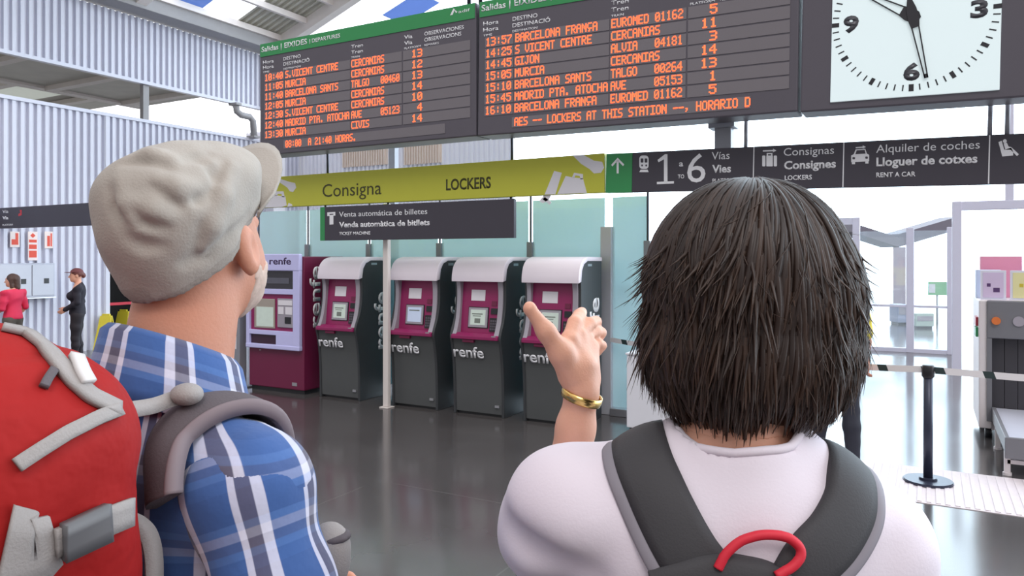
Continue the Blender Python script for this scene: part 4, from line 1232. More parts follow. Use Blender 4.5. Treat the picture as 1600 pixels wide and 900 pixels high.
def np_mesh(name, V, Fq, m, parent=None, smooth=True, relax=1):
    V = V.copy()
    if relax:
        e = np.concatenate([Fq[:, [0, 1]], Fq[:, [1, 2]], Fq[:, [2, 3]], Fq[:, [3, 0]]])
        for _ in range(relax):
            acc = np.zeros_like(V); c = np.zeros(len(V), np.float32)
            np.add.at(acc, e[:, 0], V[e[:, 1]]); np.add.at(c, e[:, 0], 1)
            np.add.at(acc, e[:, 1], V[e[:, 0]]); np.add.at(c, e[:, 1], 1)
            V = V * 0.4 + 0.6 * acc / np.maximum(c, 1)[:, None]
    me = bpy.data.meshes.new(name)
    me.vertices.add(len(V)); me.vertices.foreach_set('co', V.ravel())
    me.loops.add(len(Fq) * 4); me.loops.foreach_set('vertex_index', Fq.ravel().astype(np.int32))
    me.polygons.add(len(Fq)); me.polygons.foreach_set('loop_start', np.arange(0, len(Fq) * 4, 4, dtype=np.int32))
    me.update(calc_edges=True); me.validate()
    return link_mesh(name, me, m, parent, smooth)

def join_np(parts):
    Vs, Fs, n = [], [], 0
    for V, F in parts:
        Vs.append(V); Fs.append(F + n); n += len(V)
    return np.concatenate(Vs), np.concatenate(Fs)

RNG = np.random.RandomState(11)
def wrinkle(amp, freqs, seed=1, gate=None):
    r = np.random.RandomState(seed)
    comps = []
    for f in freqs:
        for _ in range(3):
            v = unit(r.randn(3)); comps.append((v * f, r.rand() * 6.28, f))
    f0 = freqs[0]
    def fn(X, Y, Z):
        out = 0
        for v, p, f in comps:
            out = out + np.sin(X * v[0] + Y * v[1] + Z * v[2] + p + 1.3 * np.sin(0.6 * (X * v[1] + Y * v[2] - Z * v[0]))) * (f0 / f)
        out = amp * out / 3
        return out * gate(X, Y, Z) if gate else out
    return fn

# ------------------------------------------------------------------ people
def skin_mat(name, col, red=0.12):
    m = mat(name, col, 0.5, 0, 0.08, 18, bump=0.08, bscale=240)
    b = m.node_tree.nodes['Principled BSDF']
    b.inputs['Subsurface Weight'].default_value = 0.12
    b.inputs['Subsurface Radius'].default_value = (0.012, 0.005, 0.003)
    return m
M_skin_m = skin_mat('skin_tanned', C(194, 132, 106))
M_skin_w = skin_mat('skin_fair', C(224, 166, 140))

def rotz(p, a):
    c, s = math.cos(a), math.sin(a)
    return np.array([c * p[0] - s * p[1], s * p[0] + c * p[1], p[2]], np.float32)

class Body:
    """joints of a standing figure. x to its right, y the way it faces, z up; height scales the plan of a 1.70 m adult"""
    def __init__(s, height=1.7, sh=0.185, hip=0.09, head=(0, 0.02, 0), yaw=0.0, pitch=0.0, larm=None, rarm=None, lleg=None, rleg=None, fem=False, lean=0.0):
        k = height / 1.7
        s.k = k; s.fem = fem
        J = lambda x, y, z: np.array([x * k, y * k, z * k], np.float32)
        s.pelvis = J(0, 0, 0.93); s.waist = J(0, -0.005, 1.06); s.chest = J(0, 0.0, 1.24)
        s.neck = J(0, -0.02, 1.41)
        s.head = J(head[0], head[1], 1.585 + head[2])
        s.yaw, s.pitch = yaw, pitch
        s.sL, s.sR = J(-sh, -0.01, 1.375), J(sh, -0.01, 1.375)
        la = larm or ((-sh - .045, -.03, 1.10), (-sh - .03, .06, .86))
        ra = rarm or ((sh + .045, -.03, 1.10), (sh + .03, .06, .86))
        s.eL, s.wL = J(*la[0]), J(*la[1]); s.eR, s.wR = J(*ra[0]), J(*ra[1])
        ll = lleg or ((-.10, .015, .49), (-.11, -.02, .085)); rl = rleg or ((.10, .015, .49), (.11, -.02, .085))
        s.hL, s.hR = J(-hip, 0, 0.88), J(hip, 0, 0.88)
        s.kL, s.aL = J(*ll[0]), J(*ll[1]); s.kR, s.aR = J(*rl[0]), J(*rl[1])
    def Rhead(s):
        cy, sy, cp, sp = math.cos(s.yaw), math.sin(s.yaw), math.cos(s.pitch), math.sin(s.pitch)
        Rz = np.array([[cy, -sy, 0], [sy, cy, 0], [0, 0, 1]]); Rx = np.array([[1, 0, 0], [0, cp, -sp], [0, sp, cp]])
        return (Rz @ Rx).astype(np.float32)
    def hp(s, x, y, z):
        return s.head + s.Rhead() @ (np.array([x, y, z], np.float32) * s.k)
    def g_head(s, g, infl=0.0):
        k, R = s.k, s.Rhead()
        g.ell(s.hp(0, -0.012, 0.035), np.array([.075, .093, .085]) * k + infl, 0.01, R)
        g.ell(s.hp(0, 0.035, -0.035), np.array([.060, .062, .078]) * k + infl, 0.03, R)
        if infl == 0:
            g.ell(s.hp(0, 0.062, -0.085), np.array([.030, .026, .024]) * k, 0.02, R)      # chin
            g.cone(s.hp(0, 0.094, 0.012), s.hp(0, 0.112, -0.028), .008 * k, .014 * k, 0.012)   # nose
            for x in (-1, 1):
                g.ell(s.hp(.030 * x, 0.090, 0.012), np.array([.017, .010, .010]) * k, 0.006, R, sub=True)
                g.ell(s.hp(.030 * x, 0.080, 0.011), np.array([.0125, .0125, .0125]) * k, 0.003, R)
                g.cone(s.hp(.014 * x, 0.096, 0.034), s.hp(.046 * x, 0.082, 0.036), .007 * k, .006 * k, 0.012)
                g.ell(s.hp(.077 * x, -0.004, -0.002), np.array([.011, .021, .033]) * k, 0.008, R)   # ear
                g.ell(s.hp(.088 * x, 0.004, 0.0), np.array([.008, .012, .021]) * k, 0.005, R, sub=True)
            g.cone(s.hp(-.021, 0.089, -0.056), s.hp(.021, 0.089, -0.056), .0075 * k, .0075 * k, 0.006)
            g.cone(s.hp(-.018, 0.087, -0.066), s.hp(.018, 0.087, -0.066), .0075 * k, .0075 * k, 0.006)
            g.cone(s.hp(-.024, 0.100, -0.061), s.hp(.024, 0.100, -0.061), .002, .002, 0.004, sub=True)
    def g_neck(s, g, r=0.058, infl=0.0):
        k = s.k
        g.cone(s.neck + A3(0, 0, -.03 * k), s.hp(0, -0.025, -0.03), (r + .008) * k + infl, r * k + infl, 0.03)
        for q in (s.sL, s.sR):
            g.cone(s.neck + A3(0, -.005, -.005 * k), q * 0.62 + s.neck * 0.38 + A3(0, -.005, 0.005), .05 * k + infl, .045 * k + infl, 0.03)
    def g_torso(s, g, infl=0.0, wide=1.0):
        k = s.k
        g.ell(s.chest + A3(0, 0, .03 * k), np.array([.165 * wide, .108, .17]) * k + infl, 0.04)
        g.ell(s.chest + A3(0, -.035 * k, .09 * k), np.array([.15 * wide, .075, .11]) * k + infl, 0.04)
        if s.fem:
            for x in (-1, 1):
                g.ell(s.chest + A3(.075 * x * k, .085 * k, -.01 * k), np.array([.07, .062, .065]) * k + infl, 0.04)
        g.ell(s.waist, np.array([.135 * wide, .098, .15]) * k + infl, 0.05)
        g.ell(s.pelvis, np.array([.165 * wide, .115, .12]) * k + infl, 0.05)
        for q in (s.sL, s.sR):
            g.ell(q, np.array([.062, .062, .06]) * k + infl, 0.05)
    def g_arm(s, g, side, infl=0.0, upto=2, r=1.0):
        k = s.k * r
        S, E, W = (s.sL, s.eL, s.wL) if side == 'L' else (s.sR, s.eR, s.wR)
        g.chain([S, S * .45 + E * .55, E], [.052 * k + infl, .045 * k + infl, .038 * k + infl], 0.02)
        if upto > 1:
            g.chain([E, E * .68 + W * .32, W], [.037 * k + infl, .037 * k + infl, .025 * k + infl], 0.015)
    def g_leg(s, g, side, infl=0.0):
        k = s.k
        H, K, A_ = (s.hL, s.kL, s.aL) if side == 'L' else (s.hR, s.kR, s.aR)
        g.chain([H, H * .5 + K * .5, K], [.088 * k + infl, .075 * k + infl, .054 * k + infl], 0.03)
        g.chain([K, K * .68 + A_ * .32 + A3(0, -.018 * k, 0), A_], [.052 * k + infl, .055 * k + infl, .036 * k + infl], 0.02)
    def foot(s, side):
        return s.aL if side == 'L' else s.aR

def hand_verts(wrist, elbow, thumb_dir, size=1.0, curl=(0.55, 0.6, 0.65, 0.7), thumb=0.35, h=0.0022):
    """relaxed hand with four fingers and a thumb, grown from the wrist along the forearm"""
    zx = unit(np.array(wrist) - np.array(elbow))
    xx = np.array(thumb_dir, np.float32); xx = unit(xx - zx * (xx @ zx))
    yx = np.cross(zx, xx)       # palm side
    R = np.stack([xx, yx, zx], 1)
    T = lambda p: np.array(wrist, np.float32) + R @ (np.array(p, np.float32) * size)
    m = 0.2 * size
    g = Grid(np.array(wrist) - m, np.array(wrist) + m, h)
    g.cone(T((0, 0, -0.03)), T((0, 0, 0.01)), .024 * size, .025 * size)
    g.rbox(T((0, .002, .052)), np.array([.040, .0135, .045]) * size, .012 * size, 0.02, R)
    L = [(.030, .098, .072), (.010, .102, .08), (-.011, .098, .074), (-.030, .090, .058)]
    for (x, z, ln), c in zip(L, curl):
        p = np.array([x, 0.0, z - .008]); a = 0.25 * c
        pts = [T(p)]; rs = [.0098 * size]
        for seg, f in ((.45, 1.0), (.30, 0.92), (.25, 0.8)):
            d = np.array([0.02 * np.sign(x), math.sin(a), math.cos(a)])
            p = p + d * ln * seg
            pts.append(T(p)); rs.append(.0096 * f * size); a += c * 0.9
        g.chain(pts, rs, 0.003)
    tb = [T((.026, .004, .018)), T((.046, .012, .046)), T((.060, .020, .072)), T((.064, .030, .094))]
    g.chain(tb, [.0155 * size, .0135 * size, .0112 * size, .009 * size], 0.008)
    return g.mesh()

def build_person(label, loc, rot, B, skin, top=None, legs=None, hair=None, cap=None, shoes=None, sleeve=1.25, h=0.008, neck_cut=1.40, vneck=False):
    o = thing('person', label, 'person', loc, rot)
    k = B.k
    lo, hi = (-.45 * k, -.35 * k, -.01), (.45 * k, .55 * k, 1.8 * k)
    g = Grid(lo, hi, h)
    B.g_head(g); B.g_neck(g, 0.05 if B.fem else 0.056); B.g_torso(g, -0.012); B.g_arm(g, 'L'); B.g_arm(g, 'R'); B.g_leg(g, 'L', -0.008); B.g_leg(g, 'R', -0.008)
    for q in 'LR':
        a = B.foot(q); g.cone(a + A3(0, -.02, -.04), a + A3(0, .10, -.058), .032 * k, .022 * k, 0.02)
    parts = [g.mesh()]
    for W, E, s in ((B.wL, B.eL, 1), (B.wR, B.eR, -1)):
        parts.append(hand_verts(W, E, (0.25 * s, 1, 0.0), 0.95 * k, h=0.003))
    V, F = join_np(parts)
    np_mesh('body', V, F, skin, o)
    if top is not None:
        g = Grid(lo, hi, h)
        B.g_torso(g, 0.013); B.g_neck(g, 0.058, 0.004)
        for q in 'LR': B.g_arm(g, q, 0.011, 2 if sleeve > 1.3 else 1)
        g.plane((0, 0, 0.90 * k), (0, 0, -1)); g.plane((0, 0, neck_cut * k + .01), (0, .35 if not vneck else .9, 1))
        g.warp(wrinkle(0.003, (38, 70), 5))
        np_mesh('top', *g.mesh(), top, o)
    if legs is not None:
        g = Grid(lo, hi, h)
        g.ell(B.pelvis, np.array([.165, .115, .12]) * k + 0.004, 0.03); g.ell(B.waist, np.array([.135, .098, .13]) * k + 0.002, 0.04)
        for q in 'LR': B.g_leg(g, q, 0.010)
        g.plane((0, 0, 1.0 * k), (0, 0, 1)); g.plane((0, 0, 0.10 * k), (0, 0, -1))
        g.warp(wrinkle(0.003, (34, 60), 8))
        np_mesh('trousers', *g.mesh(), legs, o)
    for q in 'LR':
        a = B.foot(q)
        g = Grid(a - A3(.1, .15, .1), a + A3(.1, .25, .06), 0.005)
        g.cone(a + A3(0, -.025, -.045 * k), a + A3(0, .12, -.055 * k), .042 * k, .035 * k, 0.01); g.cone(a + A3(0, -.01, -.03), a + A3(0, -.01, .01), .042 * k, .04 * k, 0.02)
        g.plane((0, 0, 0.002), (0, 0, -1))
        np_mesh('shoe', *g.mesh(), shoes or M_black, o)
    if hair is not None:
        hm, kind = hair
        R = B.Rhead()
        g = Grid(B.head - .2, B.head + .2, 0.005)
        g.ell(B.hp(0, -0.018, 0.042), np.array([.086, .100, .088]) * k, 0.0, R)
        if kind == 'long':
            g.cone(B.hp(0, -0.06, 0.02), B.hp(0, -0.085, -0.12), .075 * k, .055 * k, 0.03)
            for x in (-1, 1): g.cone(B.hp(.066 * x, -0.02, 0.02), B.hp(.068 * x, -0.03, -0.11), .035 * k, .028 * k, 0.02)
        elif kind == 'tied':
            g.ell(B.hp(0, -0.115, 0.0), np.array([.04, .035, .045]) * k, 0.02, R)
        g.ell(B.hp(0, 0.09, -0.045), np.array([.066, .075, .098]) * k, 0.01, R, sub=True)
        g.warp(wrinkle(0.0025, (90, 160), 3))
        np_mesh('hair', *g.mesh(), hm, o)
    if cap is not None:
        R = B.Rhead()
        g = Grid(B.head - .25, B.head + .25, 0.005)
        g.ell(B.hp(0, -0.012, 0.05), np.array([.090, .106, .085]) * k, 0.0, R)
        g.plane(B.hp(0, 0, 0.055), -(R @ A3(0, 0, 1)))
        g.ell(B.hp(0, 0.10, 0.056), np.array([.075, .085, .008]) * k, 0.006, R)
        np_mesh('cap', *g.mesh(), cap, o)
    return o

# walkers and bystanders behind
M_hair_br = mat('brown_hair', C(82, 58, 50), 0.55, 0, 0.15, 40)
M_hair_rd = mat('auburn_hair', C(112, 62, 56), 0.55, 0, 0.15, 40)
P = floor_at(20, 402 + 1168 * 1.65 / 11.0)
B1 = Body(1.40, fem=True, yaw=0.3, larm=((-.23, .0, 1.10), (-.22, .20, .98)), rarm=((.23, -.05, 1.10), (.20, .13, .92)))
build_person('person in a bright red top walking past the grey wall cabinet', (P.x, P.y, 0), YAW + math.radians(82), B1, M_skin_w, mat('coral_red_top', C(226, 46, 84), 0.7, 0, 0.06), mat('olive_trousers', C(92, 84, 76), 0.8, 0, 0.08), (M_hair_br, 'long'))
P = floor_at(121, 402 + 1168 * 1.65 / 11.4)
B2 = Body(1.47, fem=True, yaw=0.2, lleg=((-.07, .03, .49), (-.02, .06, .085)), rleg=((.09, .015, .49), (.08, -.03, .085)), larm=((-.22, -.02, 1.12), (-.14, .17, 1.0)), rarm=((.23, -.05, 1.12), (.17, .16, 1.0)))
build_person('person in black top and trousers standing by the ribbed wall near the doorway', (P.x, P.y, 0), YAW + math.radians(115), B2, M_skin_w, mat('black_top', C(38, 34, 44), 0.8, 0, 0.08), mat('black_trousers', C(40, 34, 40), 0.8, 0, 0.08), (M_hair_rd, 'tied'), mat('dark_red_cap', C(112, 60, 62), 0.7, 0, 0.08), sleeve=1.5, vneck=True)
P = floor_at(1301, 736)
B3 = Body(1.66, yaw=0.0, larm=((-.24, -.02, 1.10), (-.16, .16, 1.02)), rarm=((.24, -.03, 1.10), (.24, .06, .88)), lleg=((-.10, .03, .49), (-.11, .0, .085)), rleg=((.13, .05, .49), (.15, .02, .085)))
gd = build_person('person in dark trousers and yellow vest standing behind the dark brown hair', (P.x, P.y, 0), YAW - math.radians(25), B3, M_skin_m, mat('yellow_vest', C(222, 204, 40), 0.7, 0, 0.06), mat('dark_navy_trousers', C(40, 42, 54), 0.8, 0, 0.08), (M_hair_br, 'short'), sleeve=1.2)
# ------------------------------------------------------------------ the man in the cap
def plaid_mat(name):
    """checked shirt cloth laid out by the cloth_uv attribute (metres across, metres along)"""
    m = bpy.data.materials.new(name)
    m.use_nodes = True
    t = m.node_tree
    b = t.nodes['Principled BSDF']; b.inputs['Roughness'].default_value = 0.85; b.inputs['Sheen Weight'].default_value = 0.15
    at_ = t.nodes.new('ShaderNodeAttribute'); at_.attribute_name = 'cloth_uv'
    sp = t.nodes.new('ShaderNodeSeparateXYZ'); t.links.new(at_.outputs['Vector'], sp.inputs[0])
    def band(sock, period, stops):
        d = t.nodes.new('ShaderNodeMath'); d.operation = 'DIVIDE'; d.inputs[1].default_value = period; t.links.new(sock, d.inputs[0])
        f = t.nodes.new('ShaderNodeMath'); f.operation = 'FRACT'; t.links.new(d.outputs[0], f.inputs[0])
        r = t.nodes.new('ShaderNodeValToRGB'); r.color_ramp.interpolation = 'LINEAR'
        els = r.color_ramp.elements
        els[0].position = stops[0][0]; els[0].color = stops[0][1]
        els[1].position = stops[1][0]; els[1].color = stops[1][1]
        for p, c in stops[2:]:
            e = els.new(p); e.color = c
        t.links.new(f.outputs[0], r.inputs[0])
        return r.outputs[0]
    blue, deep, wht, gry, sky = C(54, 88, 146), C(40, 68, 120), C(206, 204, 220), C(84, 80, 100), C(96, 132, 190)
    e = 0.006
    def steps(seq):
        out = []; p = 0.0
        for c, wd in seq:
            out.append((p + e if p > 0 else 0.0, c)); p += wd; out.append((min(p - e, 1.0), c))
        return out
    across = band(sp.outputs[0], 0.078, steps([(blue, .36), (wht, .14), (gry, .19), (wht, .09), (blue, .22)]))
    along = band(sp.outputs[1], 0.085, steps([(deep, .40), (sky, .10), (wht, .12), (gry, .12), (sky, .10), (blue, .16)]))
    mx = t.nodes.new('ShaderNodeMix'); mx.data_type = 'RGBA'; mx.inputs[0].default_value = 0.24
    t.links.new(across, mx.inputs[6]); t.links.new(along, mx.inputs[7])
    t.links.new(mx.outputs[2], b.inputs['Base Color'])
    co = t.nodes.new('ShaderNodeTexCoord')
    n = t.nodes.new('ShaderNodeTexNoise'); n.inputs['Scale'].default_value = 60; t.links.new(co.outputs['Object'], n.inputs['Vector'])
    bp = t.nodes.new('ShaderNodeBump'); bp.inputs['Strength'].default_value = 0.12; bp.inputs['Distance'].default_value = 0.01
    t.links.new(n.outputs['Fac'], bp.inputs['Height']); t.links.new(bp.outputs[0], b.inputs['Normal'])
    return m
M_plaid = plaid_mat('blue_checked_cloth')
def set_uv(o, uv):
    a = o.data.attributes.new('cloth_uv', 'FLOAT_VECTOR', 'POINT')
    a.data.foreach_set('vector', np.concatenate([uv, np.zeros((len(uv), 1))], 1).astype(np.float32).ravel())
def limb_uv(V, S, E, r, ref):
    d = unit(E - S); x = unit(ref - d * (ref @ d)); y = np.cross(d, x)
    q = V - S
    return np.stack([np.arctan2(q @ y, q @ x) * r, q @ d], 1)
def co_of(o):
    V = np.zeros(len(o.data.vertices) * 3, np.float32); o.data.vertices.foreach_get('co', V)
    return V.reshape(-1, 3)

BYAW = math.radians(-38)
mo = at(284, 400, 0.985); mo.z = 0
man = thing('person', 'person in a grey flat-topped cap and blue checked shirt seen from behind', 'person', mo, YAW + BYAW)
MH = 1.765
km = MH / 1.7
# the head looks more to the left than the body and up to the boards
BM = Body(MH, sh=0.166, head=(-0.012, 0.028, 0.015), yaw=math.radians(24), pitch=math.radians(20),
          rarm=((.255, .0, 1.10), (.21, .22, 1.02)), larm=((-.24, .02, 1.10), (-.16, .22, 1.05)))
for q in (BM.sL, BM.sR): q[2] -= 0.044
BM.neck[2] -= 0.018; BM.chest[2] -= 0.028
lo, hi = (-.42, -.32, -.01), (.42, .50, 1.95)
lo_m, hi_m = (-.42, -.32, .8), (.42, .40, 1.7)
g = Grid(lo, hi, 0.0075)
BM.g_neck(g, 0.062); BM.g_torso(g, -0.012); BM.g_leg(g, 'L', -0.008); BM.g_leg(g, 'R', -0.008); BM.g_arm(g, 'L'); BM.g_arm(g, 'R')
for q in 'LR':
    a = BM.foot(q); g.cone(a + A3(0, -.02, -.04), a + A3(0, .10, -.058), .032, .022, 0.02)
g.plane((0, 0, 1.44), (0, 0, 1))
g2 = Grid(BM.head - A3(.2, .22, .25), BM.head + A3(.2, .22, .2), 0.0042)
BM.g_neck(g2, 0.062); BM.g_head(g2); BM.g_torso(g2, -0.012)
g2.plane((0, 0, 1.432), (0, 0, -1))
parts = [g.mesh(), g2.mesh(), hand_verts(BM.wR, BM.eR, (-.3, .2, 1), 1.03, h=0.003), hand_verts(BM.wL, BM.eL, (.3, .2, 1), 1.03, h=0.003)]
np_mesh('body', *join_np(parts), M_skin_m, man)
# sideburn and beard
R = BM.Rhead()
g = Grid(BM.head - .16, BM.head + .16, 0.004)
BM.g_head(g); g.F -= 0.002
gk = Grid(BM.head - .16, BM.head + .16, 0.004)
gk.ell(BM.hp(0, 0.055, -0.085), np.array([.09, .06, .055]), 0, R); gk.ell(BM.hp(.075, .03, -.045), np.array([.02, .018, .05]), 0.01, R); gk.ell(BM.hp(-.075, .03, -.045), np.array([.02, .018, .05]), 0.01, R)
g.F = np.maximum(g.F, gk.F)
g.warp(wrinkle(0.0015, (300, 500), 4))
np_mesh('beard', *g.mesh(), mat('grey_stubble', C(196, 170, 156), 0.8, 0, 0.2, 200), man)
from mathutils.bvhtree import BVHTree
def bvh_of(o):
    me = o.data
    return BVHTree.FromPolygons([v.co[:] for v in me.vertices], [p.vertices[:] for p in me.polygons])
M_MAN = Matrix.Translation(mo) @ Matrix.Rotation(YAW + BYAW, 4, 'Z')
M_MANI = M_MAN.inverted()
def ray_to(bv, Mi, px, py):
    """point of a surface met along a sight line, for laying trim where the photograph shows it"""
    o_ = Mi @ Vector((0, 0, HEYE)); d = (Mi @ at(px, py, 1.0)) - o_
    d.normalize()
    hit = bv.ray_cast(o_, d)
    if hit[0] is not None:
        return hit[0], hit[1]
    best = min((bv.find_nearest(o_ + d * (0.4 + 0.02 * k)) for k in range(50)), key=lambda q: q[3])
    return best[0], best[1]
# cap
M_cap = mat('khaki_grey_cloth', C(160, 151, 142), 0.9, 0, 0.07, 30, bump=0.15, bscale=320, sheen=0.1)
g = Grid(BM.head - A3(.26, .26, .16), BM.head + A3(.26, .26, .24), 0.004)
g.ell(BM.hp(0.003, -0.008, 0.045), np.array([.080, .108, .092]) * km, 0, R)
g.ell(BM.hp(0.001, -0.035, 0.062), np.array([.080, .088, .072]) * km, 0.03, R)
g.ell(BM.hp(-0.002, -0.046, 0.034), np.array([.068, .064, .056]) * km, 0.03, R)
g.ell(BM.hp(0.012, 0.03, 0.090), np.array([.070, .072, .040]) * km, 0.03, R)
g.ell(BM.hp(0, -0.012, -0.005), np.array([.080, .102, .095]) * km, 0.02, R)
g.plane(BM.hp(0, -0.10, -0.020), -(R @ A3(0, -0.42, 1)))
for x in (-1, 1): g.ell(BM.hp(.088 * x, 0.010, -0.026), A3(.044, .046, .060), 0.012, R, sub=True)
g.ell(BM.hp(-0.004, -0.034, 0.090), np.array([.070, .074, .048]) * km, 0.02, R)
Vc, Fc = g.mesh()
BC = BVHTree.FromPolygons(Vc.tolist(), Fc.tolist())
def crease(g, bv, Mi, path, r, k, sub, depth=0.0):
    q = [ray_to(bv, Mi, *p) for p in path]
    pts = [np.array(a_ + n_ * depth) for a_, n_ in q]
    for i in range(len(pts) - 1):
        e0 = .45 if i == 0 else 1.0; e1 = .45 if i == len(pts) - 2 else 1.0
        g.cone(pts[i], pts[i + 1], r * e0, r * e1, k, sub=sub)
for path, r in (([(176, 292), (181, 322), (190, 352)], .005), ([(205, 326), (232, 342), (258, 352)], .0055), ([(296, 300), (308, 312), (322, 304)], .005), ([(324, 258), (336, 272), (342, 286)], .005),
                ([(350, 252), (336, 300), (320, 352), (306, 400)], .004), ([(196, 256), (228, 250), (262, 262)], .004), ([(238, 290), (262, 300), (280, 322)], .005), ([(196, 372), (222, 384), (250, 386)], .004),
                ([(392, 338), (360, 369), (324, 396), (290, 412)], .004), ([(290, 250), (310, 246), (326, 240)], .004)):
    crease(g, BC, M_MANI, path, r, 0.014, True, 0.001)
for path, r in (([(184, 286), (194, 318), (204, 340)], .006), ([(212, 316), (238, 330), (262, 342)], .006), ([(250, 282), (276, 292), (296, 290)], .006), ([(362, 262), (350, 306), (334, 356), (320, 392)], .006), ([(200, 246), (236, 240), (268, 248)], .006)):
    crease(g, BC, M_MANI, path, r, 0.016, False, -0.003)
g.warp(wrinkle(0.0022, (45, 80, 150), 21))
cap = np_mesh('cap', *g.mesh(), M_cap, man)
# band round the cap and its back strap
g = Grid(BM.head - A3(.26, .26, .16), BM.head + A3(.26, .26, .24), 0.004)
g.ell(BM.hp(0, -0.010, 0.0), np.array([.0835, .1060, .100]) * km, 0, R)
g.plane(BM.hp(0, -0.10, -0.025), -(R @ A3(0, -0.42, 1)))
g.plane(BM.hp(0, -0.10, 0.026), (R @ A3(0, -0.42, 1)))
for x in (-1, 1): g.ell(BM.hp(.088 * x, 0.010, -0.028), A3(.042, .044, .058), 0.010, R, sub=True)
g.warp(wrinkle(0.0012, (60, 120), 9))
np_mesh('cap_band', *g.mesh(), mat('khaki_grey_band_shade', C(146, 137, 129), 0.9, 0, 0.07, 30, bump=0.15, bscale=320), cap)  # darker cloth: shade low on the cap put into the colour
# peak
def strip_mesh(name, rows, m, parent, th=0.003):
    """rows: list of point rows; thin sheet with thickness"""
    nr, nc = len(rows), len(rows[0])
    P = [[Vector(p) for p in r] for r in rows]
    N = []
    for i in range(nr):
        rn = []
        for j in range(nc):
            du = P[min(i + 1, nr - 1)][j] - P[max(i - 1, 0)][j]
            dv = P[i][min(j + 1, nc - 1)] - P[i][max(j - 1, 0)]
            n = du.cross(dv)
            rn.append(n.normalized() if n.length > 1e-12 else (rn[-1] if rn else Vector((0, 0, 1))))
        N.append(rn)
    bm = bmesh.new()
    A_ = [[bm.verts.new(P[i][j] + N[i][j] * th / 2) for j in range(nc)] for i in range(nr)]
    B_ = [[bm.verts.new(P[i][j] - N[i][j] * th / 2) for j in range(nc)] for i in range(nr)]
    for i in range(nr - 1):
        for j in range(nc - 1):
            bm.faces.new([A_[i][j], A_[i][j + 1], A_[i + 1][j + 1], A_[i + 1][j]])
            bm.faces.new([B_[i][j], B_[i + 1][j], B_[i + 1][j + 1], B_[i][j + 1]])
    for i in range(nr - 1):
        for j in (0, nc - 1):
            bm.faces.new([A_[i][j], A_[i + 1][j], B_[i + 1][j], B_[i][j]])
    for j in range(nc - 1):
        for i in (0, nr - 1):
            bm.faces.new([A_[i][j], B_[i][j], B_[i][j + 1], A_[i][j + 1]])
    bmesh.ops.recalc_face_normals(bm, faces=bm.faces[:])
    for f in bm.faces: f.smooth = True
    me = bpy.data.meshes.new(name); bm.to_mesh(me); bm.free()
    return link_mesh(name, me, m, parent)
rows = []
for j in range(7):
    f = j / 6
    r = []
    for i in range(17):
        a = math.radians(18 + 144 * i / 16)
        x = (.086 + .004 * f) * math.cos(a); y = .102 * math.sin(a) - .008 + f * .098 * math.sin(math.radians(180 * i / 16)) ** 0.6
        z = 0.040 + 0.030 * math.sin(a) + 0.030 * f * math.sin(a) - 0.016 * (x * x / .0074)
        r.append(Vector(BM.hp(x, y, z)))
    rows.append(r)
strip_mesh('cap_peak', rows, M_cap, cap, 0.004)
# shirt: body, sleeves, collar
g = Grid(lo, hi, 0.006)
BM.g_torso(g, 0.008); BM.g_neck(g, 0.064, 0.010)
g.plane((0, 0, 0.86), (0, 0, -1)); g.plane((0, -0.02, 1.462), (0, .30, 1))
g.warp(wrinkle(0.0035, (30, 55, 90), 31))
sh = np_mesh('shirt', *g.mesh(), M_plaid, man)
V = co_of(sh)
set_uv(sh, np.stack([np.arctan2(V[:, 0], -V[:, 1] - 0.0) * 0.16, V[:, 2]], 1))
for side, S, E, W in (('L', BM.sL, BM.eL, BM.wL), ('R', BM.sR, BM.eR, BM.wR)):
    g = Grid(np.minimum(np.minimum(S, E), W) - .12, np.maximum(np.maximum(S, E), W) + .12, 0.005)
    sx = 1 if side == 'R' else -1
    g.ell(S + A3(-.005 * sx, 0, .0), A3(.068, .074, .064), 0.02)
    g.chain([S + A3(.004 * sx, 0, -.02), S * .5 + E * .5, E], [.067, .063, .056], 0.03)
    g.chain([E, E * .35 + W * .65], [.056, .048], 0.02)
    g.warp(wrinkle(0.0045, (26, 48, 85), 41 + (sx > 0)))
    # pulled folds below the strap and at the elbow
    for q in range(4):
        t = 0.35 + 0.16 * q
        c = S * (1 - t) + E * t
        g.cone(c + A3(-.07 * sx, -.05, .03), c + A3(.05 * sx, -.06, -.03), .004, .002, 0.02, sub=True)
    sl = np_mesh('sleeve', *g.mesh(), M_plaid, man)
    V = co_of(sl)
    set_uv(sl, limb_uv(V, S, E, 0.066, A3(0, -1, 0)) + A3(0.03, 0)[:2])
# rolled cuff and lifted grey bag hand strap are below the frame; collar stands round the neck
def ring_sheet(name, c, prof, tilt, m, parent, a0=0, a1=360, n=48, th=0.004, sq=1.0, uvs=None):
    rows = []
    uv = []
    L = 0
    for j, (r, z) in enumerate(prof):
        row = []
        if j: L += math.hypot(r - prof[j - 1][0], z - prof[j - 1][1])
        for i in range(n + 1):
            a = math.radians(a0 + (a1 - a0) * i / n)
            x, y = r * math.cos(a), r * sq * math.sin(a)
            row.append(Vector((c[0] + x, c[1] + y, c[2] + z - y * tilt)))
            uv.append((a * 0.085, L))
        rows.append(row)
    o = strip_mesh(name, rows, m, parent, th)
    if uvs:
        V = co_of(o)
        q = V - np.array(c)
        a = np.arctan2(q[:, 0], -q[:, 1])
        set_uv(o, np.stack([a * 0.088 + 0.02, (q[:, 2] + q[:, 1] * tilt) + uvs], 1))
    return o
cN = (BM.neck[0] + 0.004, BM.neck[1] + 0.008, 1.474)
ring_sheet('collar', cN, [(.072, .0), (.070, .035), (.071, .058), (.076, .063), (.083, .055), (.090, .025), (.100, -.010), (.106, -.030)], 0.42, M_plaid, man, -250, 70, 56, 0.003, 1.0, 0.03)
